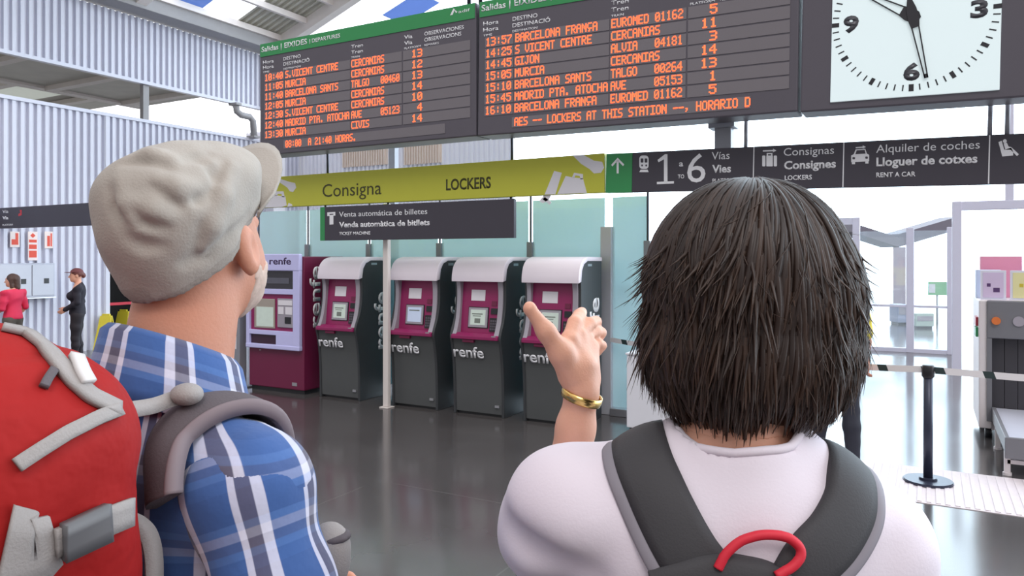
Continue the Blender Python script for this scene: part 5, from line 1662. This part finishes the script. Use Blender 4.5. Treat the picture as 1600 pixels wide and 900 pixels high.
# trousers and shoes
g = Grid(lo, hi, 0.009)
g.ell(BM.pelvis, np.array([.165, .115, .12]) * km + 0.003, 0.03); g.ell(BM.waist, np.array([.135, .098, .13]) * km, 0.04)
for q in 'LR': BM.g_leg(g, q, 0.012)
g.plane((0, 0, 1.0), (0, 0, 1)); g.plane((0, 0, 0.10), (0, 0, -1)); g.warp(wrinkle(0.003, (34, 60), 8))
np_mesh('trousers', *g.mesh(), mat('khaki_trousers', C(120, 108, 92), 0.85, 0, 0.08), man)
def shoes(o, B, m):
    for q in 'LR':
        a = B.foot(q)
        g = Grid(a - A3(.1, .15, .1), a + A3(.1, .25, .06), 0.005)
        g.cone(a + A3(0, -.025, -.045), a + A3(0, .12, -.055), .042, .035, 0.01); g.cone(a + A3(0, -.01, -.03), a + A3(0, -.01, .01), .042, .04, 0.02)
        g.plane((0, 0, 0.002), (0, 0, -1))
        np_mesh('shoe', *g.mesh(), m, o)
shoes(man, BM, mat('brown_shoe', C(88, 66, 52), 0.6, 0, 0.1))

# ------------------------------------------------------------------ red rucksack on his back (own space: the man's space)
M_ruck = mat('red_ripstop', C(152, 25, 24), 0.7, 0, 0.08, 12, bump=0.6, bscale=22, spec=0.2)
M_gtrim = mat('grey_webbing', C(150, 143, 140), 0.75, 0, 0.06, 40, bump=0.15, bscale=400)
M_gdark = mat('dark_grey_padding', C(88, 80, 84), 0.85, 0, 0.08, 30, bump=0.12, bscale=300)
ruck = thing('rucksack', 'large red hiking rucksack with grey webbing on the back of the checked shirt', 'rucksack', mo, YAW + BYAW)
g = Grid((-.30, -.55, .80), (.32, .05, 1.70), 0.0055)
g.rbox((0.070, -0.262, 1.20), (.160, .122, .33), .07)
g.ell((0.070, -0.275, 1.44), (.170, .140, .140), 0.05)
g.ell((0.070, -0.36, 1.08), (.13, .09, .20), 0.06)
for x in (-1, 1):
    g.ell((0.070 + .145 * x, -0.27, 1.02), (.045, .09, .15), 0.03)
# lid overhang groove and folds
for a, b2, r in (((.185, -.40, 1.385), (.185, -.15, 1.435), .008), ((.18, -.38, 1.30), (.18, -.2, 1.345), .007), ((.19, -.33, 1.23), (.178, -.15, 1.28), .006), ((.19, -.36, 1.36), (.17, -.17, 1.30), .006), ((.19, -.24, 1.18), (.17, -.16, 1.32), .006)):
    g.cone(a, b2, r, r * .6, 0.022, sub=True)
for a, b2, r in (((.168, -.40, 1.405), (.165, -.17, 1.46), .010), ((.172, -.38, 1.335), (.168, -.16, 1.385), .010)):
    g.cone(a, b2, r, r * .7, 0.022)
g.warp(wrinkle(0.009, (18, 34, 64), 51))
rk = np_mesh('pack_body', *g.mesh(), M_ruck, ruck)
BV = bvh_of(rk)
def ribbon_on(name, bv, Mi, path, width, m, parent, th=0.003, off=0.002, up=None, n=10):
    """webbing that follows a surface through points of a path"""
    pts = []
    for (a, b2) in zip(path, path[1:]):
        for k in range(n):
            t = k / n
            pts.append((a[0] + (b2[0] - a[0]) * t, a[1] + (b2[1] - a[1]) * t))
    pts.append(path[-1])
    P_, N_ = [], []
    for p in pts:
        h_, nn = ray_to(bv, Mi, *p)
        if h_ is None:
            continue
        P_.append(h_); N_.append(nn)
    # soften
    for _ in range(3):
        P_ = [P_[0]] + [(P_[i - 1] + P_[i] * 2 + P_[i + 1]) / 4 for i in range(1, len(P_) - 1)] + [P_[-1]]
        N_ = [N_[0]] + [((N_[i - 1] + N_[i] * 2 + N_[i + 1]) / 4).normalized() for i in range(1, len(N_) - 1)] + [N_[-1]]
    rows = []
    for i, p in enumerate(P_):
        d = (P_[min(i + 1, len(P_) - 1)] - P_[max(i - 1, 0)]).normalized()
        s = d.cross(N_[i]).normalized()
        wd = width[0] + (width[1] - width[0]) * i / (len(P_) - 1) if isinstance(width, tuple) else width
        rows.append([p + s * (wd * (q - 1.5) / 3) + N_[i] * off for q in range(4)])
    return strip_mesh(name, rows, m, parent, th)
# webbing and trim of the rucksack
trim1 = ribbon_on('lid_piping', BV, M_MANI, [(2, 516), (40, 524), (70, 548), (112, 598), (140, 622), (182, 642)], 0.016, M_gtrim, ruck, 0.006, 0.004)
ribbon_on('zip_flap', BV, M_MANI, [(182, 642), (150, 655), (100, 680), (60, 705), (25, 728)], 0.013, M_gtrim, ruck, 0.006, 0.004)
ribbon_on('lid_buckle', BV, M_MANI, [(113, 566), (122, 588), (132, 606)], 0.013, mat('pale_buckle', C(200, 194, 192), 0.5, 0, 0.03), ruck, 0.006, 0.008)
ribbon_on('zip_pull', BV, M_MANI, [(82, 582), (72, 596), (66, 608)], 0.008, M_gdark, ruck, 0.005, 0.004)
ribbon_on('side_patch', BV, M_MANI, [(2, 868), (50, 862), (84, 842)], (0.085, 0.05), M_gtrim, ruck, 0.004, 0.003)
ribbon_on('compression_strap', BV, M_MANI, [(80, 845), (110, 832), (150, 818), (196, 800)], 0.026, M_gtrim, ruck, 0.005, 0.007)
ribbon_on('strap_buckle', BV, M_MANI, [(88, 842), (120, 829), (158, 814)], 0.034, mat('slate_buckle', C(92, 90, 92), 0.4, 0, 0.05), ruck, 0.010, 0.011)
# front pocket and lid seam on the far side of the pack
g = Grid((-.2, -.55, .85), (.28, -.30, 1.36), 0.006)
g.rbox((.070, -.415, 1.08), (.105, .055, .17), .045)
g.warp(wrinkle(0.003, (30, 60), 52))
np_mesh('front_pocket', *g.mesh(), M_ruck, ruck)
def back_ray(x, z):
    h_ = BV.ray_cast(Vector((x, -1.0, z)), Vector((0, 1, 0)))
    return h_[0] if h_[0] is not None else Vector((x, -.40, z))
for x in (-.05, .13):
    pts = [back_ray(x, 1.52 - .03 * k) + Vector((0, -.004, 0)) for k in range(9)]
    strip_mesh('lid_strap', [[p - Vector((.011, 0, 0)), p + Vector((.011, 0, 0))] for p in pts], M_gtrim, ruck, 0.004)
def near(bvs, p):
    best = None
    for bv in bvs:
        h_ = bv.find_nearest(p)
        if h_[0] is not None and (best is None or h_[3] < best[2]):
            best = (h_[0], h_[1], h_[3])
    return best[0], best[1]
def catmull(pts, n=8):
    pts = [Vector(p) for p in pts]
    out = []
    for i in range(len(pts) - 1):
        p0, p1, p2, p3 = pts[max(i - 1, 0)], pts[i], pts[i + 1], pts[min(i + 2, len(pts) - 1)]
        for k in range(n):
            t = k / n
            out.append(0.5 * ((2 * p1) + (p2 - p0) * t + (2 * p0 - 5 * p1 + 4 * p2 - p3) * t * t + (3 * p1 - p0 - 3 * p2 + p3) * t ** 3))
    out.append(pts[-1])
    return out
def strap_on(name, bvs, pts, width, m, parent, th=0.01, off=0.004, free=0, bulge=0.0, seg=6, soft=6, side=0.0):
    """padded strap lying on cloth; pts in the wearer's space are pulled onto the nearest cloth"""
    P_ = catmull(pts, 8)
    Q, N_ = [], []
    for p in P_:
        q, n = near(bvs, p)
        if (p - q).dot(n) < 0 and (p - q).length > 0.03: pass
        Q.append(q); N_.append(n)
    for _ in range(soft):
        Q = [Q[0]] + [(Q[i - 1] + Q[i] * 2 + Q[i + 1]) / 4 for i in range(1, len(Q) - 1)] + [Q[-1]]
        N_ = [N_[0]] + [((N_[i - 1] + N_[i] * 2 + N_[i + 1]) / 4).normalized() for i in range(1, len(N_) - 1)] + [N_[-1]]
    bm = bmesh.new()
    rings = []
    for i, q in enumerate(Q):
        d = (Q[min(i + 1, len(Q) - 1)] - Q[max(i - 1, 0)]).normalized()
        s = d.cross(N_[i]).normalized()
        n = s.cross(d).normalized()
        if n.dot(N_[i]) < 0: n = -n
        wd = width(i / (len(Q) - 1)) if callable(width) else width
        c = q + n * off + s * side
        ring = []
        for k in range(seg + 1):
            a = -1 + 2 * k / seg
            ring.append(bm.verts.new(c + s * (wd / 2 * a) + n * (th * (1 - 0.45 * a * a) + bulge * (1 - a * a))))
        for k in range(seg, -1, -1):
            a = -1 + 2 * k / seg
            ring.append(bm.verts.new(c + s * (wd / 2 * a) - n * (off + 0.002)))
        rings.append(ring)
    for a, b2 in zip(rings, rings[1:]):
        m_ = len(a)
        for k in range(m_):
            f = bm.faces.new([a[k], a[(k + 1) % m_], b2[(k + 1) % m_], b2[k]]); f.smooth = True
    bm.faces.new(rings[0]); bm.faces.new(list(reversed(rings[-1])))
    bmesh.ops.recalc_face_normals(bm, faces=bm.faces[:])
    me = bpy.data.meshes.new(name); bm.to_mesh(me); bm.free()
    return link_mesh(name, me, m, parent)
def lm(px, py, Z): return M_MANI @ at(px, py, Z)
PR = [lm(224, 790, .79), lm(232, 730, .81), lm(256, 684, .84), lm(300, 656, .87), lm(352, 645, .90), lm(402, 656, .93)]
PR = PR + [Vector((.100, .09, 1.40)), Vector((.098, .14, 1.31)), Vector((.12, .13, 1.2))]
PL_ = [Vector((.03 - p.x * 1.0, p.y, p.z)) for p in PR]
g = Grid(lo_m, hi_m, 0.008)
BM.g_torso(g, 0.010); BM.g_neck(g, 0.064, 0.010)
for S_, E_ in ((BM.sL, BM.eL), (BM.sR, BM.eR)):
    g.ell(S_, A3(.078, .080, .074), 0.03); g.cone(S_, E_, .074, .060, 0.03)
Vt, Ft = g.mesh()
SHT = [BVHTree.FromPolygons(Vt.tolist(), Ft.tolist())]
for P0_, sx in ((PR, 1), (PL_, -1)):
    st = strap_on('shoulder_strap', SHT, P0_, 0.062, M_gdark, ruck, 0.012, 0.003, bulge=0.004, soft=10)
    strap_on('strap_edging', SHT, P0_[:-1], 0.012, mat('taupe_edging', C(122, 108, 112), 0.8, 0, 0.06), st, 0.013, 0.003, side=0.027, soft=10)
cvl = [lm(206, 640, .80), lm(240, 634, .83), lm(275, 622, .86), lm(300, 620, .875)]
strip_mesh('load_lifter', [[p + Vector((-.004, 0, .008)), p + Vector((.004, 0, -.008))] for p in catmull(cvl, 6)], M_gtrim, ruck, 0.003)
c = np.array(lm(292, 616, .862))
g = Grid(c - .05, c + .05, 0.003)
g.ell(c, (.020, .018, .013), 0)
np_mesh('strap_ladder_lock', *g.mesh(), M_gtrim, ruck)
# loose strap that loops from the buckle on the side down to the hip
A_ = M_MANI @ at(190, 803, 0.76); pts = [A_, M_MANI @ at(212, 812, 0.775), M_MANI @ at(232, 835, 0.785), M_MANI @ at(241, 880, 0.79), M_MANI @ at(240, 960, 0.79)]
cv = catmull(pts, 6)
sd = (M_MANI.to_3x3() @ (Vector((CY, SY, 0)) * 0.5 + Vector((-SY, CY, 0)) * 0.8)).normalized()
strip_mesh('loose_strap', [[p - sd * .010, p + sd * .010] for p in cv], M_gtrim, ruck, 0.002)
# small grey pouch at the hip belt in front of the arm
c = M_MANI @ at(513, 853, 0.955)
g = Grid(np.array(c) - .09, np.array(c) + .09, 0.004)
g.ell(np.array(c), (.026, .028, .03), 0); g.ell(np.array(c) + A3(0, 0, -.03), (.024, .026, .03), 0.02)
g.warp(wrinkle(0.002, (70, 130), 4))
np_mesh('side_pouch', *g.mesh(), M_gtrim, ruck)
g = Grid(np.array(c) - .09, np.array(c) + .09, 0.004)
g.ell(np.array(c) + A3(0, .004, .012), (.0275, .026, .008), 0)
np_mesh('pouch_band', *g.mesh(), M_gdark, ruck)

# ------------------------------------------------------------------ the woman who points
wo = at(800 + 1168 * .27 / .93, 400, 0.93); wo.z = 0
woman = thing('person', 'person in a white T-shirt with dark brown hair raising a hand', 'person', wo, YAW)
MW_ = Matrix.Translation(wo) @ Matrix.Rotation(YAW, 4, 'Z'); MWI = MW_.inverted()
def lw(px, py, Z): return np.array(MWI @ at(px, py, Z), np.float32)
BW = Body(1.717, fem=True, sh=.18, head=(.020, .012, .012), yaw=math.radians(10), pitch=math.radians(4))
BW.chest[2] -= .035; BW.neck[2] -= .008
BW.sL = A3(-.190, -.01, 1.342); BW.eL = A3(-.200, .20, 1.235); BW.wL = lw(909, 612, 1.10)
BW.sR = A3(.166, -.015, 1.300); BW.eR = A3(.225, -.03, 1.085); BW.wR = A3(.20, .07, .85)
lo, hi = (-.45, -.30, -.01), (.42, .50, 1.80)
g = Grid(lo, hi, 0.0075)
BW.g_neck(g, 0.050); BW.g_torso(g, -0.012); BW.g_leg(g, 'L', -.008); BW.g_leg(g, 'R', -.008); BW.g_arm(g, 'R')
S, E, W = BW.sL, BW.eL, BW.wL
g.chain([S, S * .45 + E * .55, E], [.036, .038, .036], 0.02)
for q in 'LR':
    a = BW.foot(q); g.cone(a + A3(0, -.02, -.04), a + A3(0, .10, -.058), .030, .020, 0.02)
g.plane((0, 0, 1.45), (0, 0, 1))
g2 = Grid(BW.head - A3(.16, .18, .26), BW.head + A3(.16, .18, .17), 0.0045)
BW.g_neck(g2, 0.050); BW.g_head(g2); BW.g_torso(g2, -.012); g2.plane((0, 0, 1.44), (0, 0, -1))
# forearm and hand: one fine grid
h0 = lw(880, 560, 1.12)
g3 = Grid(np.minimum(E, h0) - A3(.09, .10, .06), np.maximum(E, h0) + A3(.11, .14, .14), 0.0026)
g3.chain([E, E * .66 + W * .34 + A3(0, 0, 0), E * .25 + W * .75, W], [.037, .0355, .027, .0235], 0.015)
g3.cone(W, lw(906, 575, 1.105), .0235, .027, 0.012)
kn = [lw(890, 531, 1.100), lw(903, 524, 1.118), lw(914, 529, 1.132), lw(920, 545, 1.135)]
heel = lw(902, 585, 1.105)
for q, r in zip(kn, (.0145, .0140, .0135, .012)):
    g3.cone(heel, q, .0205, r, 0.010)
g3.cone(lw(922, 590, 1.115), kn[3], .015, .013, 0.014)
# thumb leaves the side of the palm near its base
g3.chain([lw(893, 583, 1.095), lw(877, 552, 1.080), lw(853, 518, 1.070), lw(829, 484, 1.066)], [.021, .0175, .0128, .0088], 0.010)
g3.ell(lw(827, 481, 1.066), (.0085, .0085, .0095), 0.006)
# pointing finger, going away and up
g3.chain([kn[0], lw(898, 505, 1.120), lw(905, 493, 1.150), lw(909, 488, 1.172)], [.0122, .0112, .0100, .0086], 0.003)
# three curled fingers
g3.chain([kn[1], lw(921, 506, 1.142), lw(931, 503, 1.164), lw(926, 518, 1.165)], [.0118, .0105, .0094, .0082], 0.0018)
g3.chain([kn[2], lw(930, 519, 1.150), lw(939, 520, 1.162), lw(931, 534, 1.158)], [.0112, .0100, .0090, .0080], 0.0018)
g3.chain([kn[3], lw(933, 537, 1.143), lw(940, 540, 1.150), lw(932, 551, 1.146)], [.0102, .0090, .0082, .0074], 0.0018)
for a_, b_ in (((916, 514, 1.128), (926, 510, 1.140)), ((922, 530, 1.128), (934, 530, 1.138)), ((893, 520, 1.09), (904, 512, 1.10))):
    g3.cone(lw(*a_), lw(*b_), .0016, .0016, 0.004, sub=True)
parts = [g.mesh(), g2.mesh(), g3.mesh(), hand_verts(BW.wR, BW.eR, (-.2, 1, 0), .92, h=0.003)]
np_mesh('body', *join_np(parts), M_skin_w, woman)
# thumbnail and fingernail tips
# bracelet
ax_ = unit(W - E)
ctr = lw(909, 619, 1.10)
xs_ = unit(lw(936, 627, 1.10) - lw(882, 610, 1.10)); up_ = unit(ax_ - xs_ * (ax_ @ xs_)); ys_ = np.cross(up_, xs_)
bm = bmesh.new()
rings = []
for i in range(40):
    a = 2 * math.pi * i / 40
    c_ = xs_ * math.cos(a) * .0285 + ys_ * math.sin(a) * .0275
    o_ = unit(c_)
    rings.append([bm.verts.new(Vector(ctr + c_ + o_ * p + up_ * q)) for p, q in ((0, -.0065), (.002, -.0062), (.0028, 0), (.002, .0062), (0, .0065), (-.001, 0))])
for i in range(40):
    a, b2 = rings[i], rings[(i + 1) % 40]
    for k in range(6):
        f = bm.faces.new([a[k], a[(k + 1) % 6], b2[(k + 1) % 6], b2[k]]); f.smooth = True
bmesh.ops.recalc_face_normals(bm, faces=bm.faces[:])
me = bpy.data.meshes.new('bracelet'); bm.to_mesh(me); bm.free()
br = link_mesh('bracelet', me, mat('gold', C(214, 178, 110), 0.22, 1.0, 0.08, 60), woman)
# T-shirt
M_tee = mat('white_cotton', C(220, 209, 218), 0.9, 0, 0.015, 20, bump=0.06, bscale=300, sheen=0.1)
g = Grid((-.42, -.26, .80), (.40, .36, 1.52), 0.0052)
BW.g_torso(g, 0.010, 1.06); BW.g_neck(g, 0.056, 0.009)
g.ell((0.0, -.045, 1.30), (.185, .085, .13), 0.05)
g.chain([S, S * .5 + E * .5 + A3(-.006, -.01, -.005), S * .2 + E * .8 + A3(-.008, 0, -.012)], [.066, .070, .070], 0.04)
g.ell(S + A3(-.016, -.012, .006), (.066, .070, .054), 0.03)
g.ell(A3(-.232, .03, 1.300), (.048, .075, .052), 0.035)        # slack cloth under the raised arm
g.chain([BW.sR + A3(0.004, 0, -.004), BW.sR * .45 + BW.eR * .55], [.064, .066], 0.04)
g.plane((0, 0, 0.84), (0, 0, -1)); g.plane((0, -.06, 1.478), (0.0, .10, 1)); g.cone((0, -.030, 1.448), (0.004, .03, 1.60), .070, .105, 0.004, sub=True)
g.cone((-.275, -.03, 1.318), (-.19, -.10, 1.285), .010, .004, 0.04, sub=True)
g.warp(wrinkle(0.0055, (24, 46, 80), 61))
tee = np_mesh('t_shirt', *g.mesh(), M_tee, woman, True, 2)
BTEE = bvh_of(tee)
pts = []
for i in range(41):
    a = 2 * math.pi * i / 40
    d = Vector((math.cos(a), math.sin(a), 0))
    o_ = Vector((0.001, -.028, 1.452)) + d * .073
    o_.z = 1.452
    hit = BTEE.ray_cast(o_ + Vector((0, 0, .12)), Vector((0, 0, -1)))
    z = hit[0].z if hit[0] is not None else 1.42
    pts.append(Vector((o_.x, o_.y, z)))
zs = [p.z for p in pts[:-1]]
for i in range(40):
    m_ = sorted(zs[(i + k) % 40] for k in range(-4, 5))[4]
    pts[i].z = m_ + 0.0015
pts[40] = pts[0].copy()
b = MB(); b.tube(pts, 0.0052, 10, cap=False); b.build('neck_rib', M_tee, woman, True)
# trousers and shoes
g = Grid(lo, hi, 0.009)
g.ell(BW.pelvis, A3(.165, .115, .12) + 0.003, 0.03); g.ell(BW.waist, A3(.133, .098, .12), 0.04)
for q in 'LR': BW.g_leg(g, q, 0.010)
g.plane((0, 0, 1.0), (0, 0, 1)); g.plane((0, 0, 0.10), (0, 0, -1)); g.warp(wrinkle(0.003, (34, 60), 8))
np_mesh('trousers', *g.mesh(), mat('dark_blue_trousers', C(52, 58, 82), 0.85, 0, 0.08), woman)
shoes(woman, BW, mat('grey_shoe', C(120, 118, 120), 0.6, 0, 0.1))

# hair: a full body of hair with locks laid over it
def hair_mat(name, col, tip):
    m = bpy.data.materials.new(name)
    m.use_nodes = True
    t = m.node_tree
    b = t.nodes['Principled BSDF']
    b.inputs['Roughness'].default_value = 0.42
    b.inputs['Specular IOR Level'].default_value = 0.35
    a = t.nodes.new('ShaderNodeAttribute'); a.attribute_name = 'lock'
    mx = t.nodes.new('ShaderNodeMix'); mx.data_type = 'RGBA'
    mx.inputs[6].default_value = col; mx.inputs[7].default_value = tip
    t.links.new(a.outputs['Fac'], mx.inputs[0]); t.links.new(mx.outputs[2], b.inputs['Base Color'])
    return m
M_hair = hair_mat('dark_brown_hair', C(39, 30, 28), C(88, 64, 50))
HC = A3(.030, .0, 1.585)
ELS = [(A3(.022, -.002, 1.612), A3(.122, .128, .134)), (A3(.024, -.004, 1.545), A3(.129, .122, .112)), (A3(.036, -.01, 1.60), A3(.114, .118, .125))]
def hair_r(d):
    """distance from HC to the outside of the hair along direction d"""
    best = 0
    for c, r in ELS:
        o_ = (HC - c) / r; q = d / r
        A_ = q @ q; B_ = o_ @ q; C_ = o_ @ o_ - 1
        disc = B_ * B_ - A_ * C_
        if disc > 0:
            best = max(best, (-B_ + math.sqrt(disc)) / A_)
    return best
g = Grid(HC - .2, HC + .2, 0.0045)
for i, (c, r) in enumerate(ELS): g.ell(c, r - .007, 0.02)
g.ell(BW.hp(0, 0.115, -0.05), A3(.070, .075, .105), 0.02, BW.Rhead(), sub=True)
g.ell(A3(0.012, .03, 1.415), A3(.075, .085, .06), 0.02, sub=True)
g.plane((0, 0, 1.435), (0, .25, -1))
g.warp(wrinkle(0.003, (50, 100), 71))
V0, F0 = g.mesh()
rs = np.random.RandomState(5)
LV, LF, LC = [V0], [F0], [np.full(len(V0), 0.1, np.float32)]
nv = len(V0)
def lock(phi, th0, th1, rad, lift, flick, wig, tint, npt=15, swirl=0.0):
    global nv
    pts = []
    ph0 = rs.rand() * 6.28
    for i in range(npt):
        s = i / (npt - 1)
        th = th0 + (th1 - th0) * s
        ph = phi + swirl * s + wig * math.sin(2.6 * s + ph0) * s + .07 * s * math.sin(6 * phi + 2.2 * s) + .04 * s * math.sin(13 * phi + 1.0)
        d = A3(math.sin(th) * math.cos(ph), math.sin(th) * math.sin(ph), math.cos(th))
        rr = hair_r(d) + .004 * math.sin(7 * phi + 3 * s) * s + lift * (0.4 + 0.6 * math.sin(math.pi * min(1, s * 1.1))) + flick * max(0, (s - .72) / .28) ** 2
        p = HC + d * rr
        if flick > 0.015: p = p + A3(0, 0, .25 * flick * max(0, (s - .8) / .2))
        pts.append(p)
    pts = np.array(pts)
    tg = np.gradient(pts, axis=0)
    vv = []
    for i in range(npt):
        s = i / (npt - 1)
        t = unit(tg[i]); o_ = unit(pts[i] - HC); sd_ = unit(np.cross(t, o_)); nn = np.cross(sd_, t)
        r = rad * (0.35 + 0.65 * math.sin(math.pi * min(1, 0.12 + s * .62))) * (1 if s < .7 else max(.06, 1 - ((s - .7) / .3) ** 1.5))
        vv += [pts[i] + sd_ * r * 1.5, pts[i] + nn * r * .7, pts[i] - sd_ * r * 1.5, pts[i] - nn * r * .5]
    vv = np.array(vv, np.float32)
    ff = []
    for i in range(npt - 1):
        for k in range(4):
            a, b2 = nv + i * 4 + k, nv + i * 4 + (k + 1) % 4
            ff.append([a, b2, b2 + 4, a + 4])
    LV.append(vv); LF.append(np.array(ff)); nv += len(vv)
    col = np.repeat(np.clip(tint + 0.35 * np.linspace(0, 1, npt) ** 3 * rs.rand(), 0, 1), 4)
    LC.append(col.astype(np.float32))
R_ = math.radians
cnt = 0
while cnt < 3800:
    phi = rs.rand() * 6.283
    fr = abs(((phi - R_(95) + math.pi) % (2 * math.pi)) - math.pi)      # away from the face
    if fr < R_(42) and rs.rand() < .9: continue
    layer = rs.rand()
    left = abs(((phi - R_(200) + math.pi) % (2 * math.pi)) - math.pi) < R_(55)
    if layer < .30:
        th0, th1 = R_(2 + 18 * rs.rand()), R_(72 + 36 * rs.rand())
    elif layer < .62:
        th0, th1 = R_(25 + 30 * rs.rand()), R_(112 + 26 * rs.rand())
    else:
        th0, th1 = R_(60 + 30 * rs.rand()), R_(132 + 22 * rs.rand())
    fl = 0.004 + .010 * rs.rand() ** 2
    if left and rs.rand() < .30: fl = .014 + .016 * rs.rand()
    if rs.rand() < .05: fl += .014
    if fr < R_(60): th1 = min(th1, R_(118))
    lock(phi, th0, th1, .0014 + .0026 * rs.rand(), .001 + .004 * rs.rand() ** 2, fl, .055 * rs.randn(), .05 + .35 * rs.rand() ** 2, swirl=.13 * rs.randn() + (.1 if phi > R_(270) or phi < R_(60) else -.1))
    cnt += 1
for _ in range(260):        # fine stray hairs
    phi = rs.rand() * 6.283
    a0 = 5 + 120 * rs.rand()
    lock(phi, R_(a0), R_(min(158, a0 + 30 + 30 * rs.rand())), .0006, .003 + .006 * rs.rand(), .004 + .022 * rs.rand(), .25 * rs.randn(), .3, 10)
hr = np_mesh('hair', np.concatenate(LV), np.concatenate(LF), M_hair, woman, True, 0)
a = hr.data.attributes.new('lock', 'FLOAT', 'POINT'); a.data.foreach_set('value', np.concatenate(LC))

# ------------------------------------------------------------------ small dark rucksack on her back
M_bagd = mat('charcoal_nylon', C(54, 52, 55), 0.7, 0, 0.06, 30, bump=0.08, bscale=400)
M_bage = mat('grey_strap_edge', C(128, 122, 130), 0.7, 0, 0.05, 30)
bag = thing('small_rucksack', 'small dark rucksack with wide black shoulder straps on the white T-shirt', 'rucksack', wo, YAW)
g = Grid((-.30, -.42, .80), (.26, .0, 1.42), 0.006)
g.rbox((-0.015, -0.209, 1.044), (.150, .075, .235), .06); g.ell((-0.02, -0.194, 1.234), (.135, .06, .062), 0.03); g.ell((-.015, -.26, 1.0), (.12, .05, .13), 0.04)
g.warp(wrinkle(0.003, (30, 60), 81))
np_mesh('pack_body', *g.mesh(), M_bagd, bag)
TB = [bvh_of(tee)]
def tee_px(path):
    out = []
    for p in path:
        h_, n_ = ray_to(TB[0], MWI, *p)
        if h_ is not None: out.append(h_)
    return out
pl = [Vector((-.12, .11, 1.28)), Vector((-.115, .10, 1.36)), Vector((-.108, .045, 1.43))] + tee_px([(1003, 712), (1022, 760), (1048, 815), (1075, 865), (1100, 898)]) + [Vector((-.02, -.14, 1.25)), Vector((-.01, -.14, 1.15))]
sl = strap_on('shoulder_strap', TB, pl, lambda s: .066, M_bagd, bag, 0.006, 0.003, bulge=.002)
strap_on('strap_edge', TB, pl, 0.016, M_bage, sl, 0.0045, 0.002, side=0.038)
pr = [Vector((.13, .11, 1.26)), Vector((.14, .09, 1.34)), Vector((.138, .035, 1.41))] + tee_px([(1330, 745), (1326, 790), (1298, 842), (1255, 890)]) + [Vector((.0, -.14, 1.24)), Vector((-.01, -.14, 1.15))]
sr = strap_on('shoulder_strap', TB, pr, lambda s: .062, M_bagd, bag, 0.006, 0.003, bulge=.002)
strap_on('strap_edge', TB, pr, 0.014, M_bage, sr, 0.0045, 0.002, side=-0.036)
# crossing yoke where the straps meet
strap_on('yoke', TB, [Vector((-.115, -.13, 1.292))] + tee_px([(1060, 914), (1110, 900), (1160, 906), (1210, 922)]) + [Vector((.06, -.13, 1.25))], .05, M_bagd, bag, 0.010, 0.006, bulge=.004)
lp_ = tee_px([(1118, 882), (1130, 862), (1155, 842), (1188, 833), (1220, 838), (1238, 855), (1232, 875), (1205, 893)])
lp_ = catmull(lp_, 6)
nr = [near(TB, p)[1] for p in lp_]
b = MB(); b.tube([p + n * .018 for p, n in zip(lp_, nr)], 0.0052, 10)
b.build('grab_loop', mat('red_webbing', C(206, 30, 52), 0.6, 0, 0.04), bag, True)
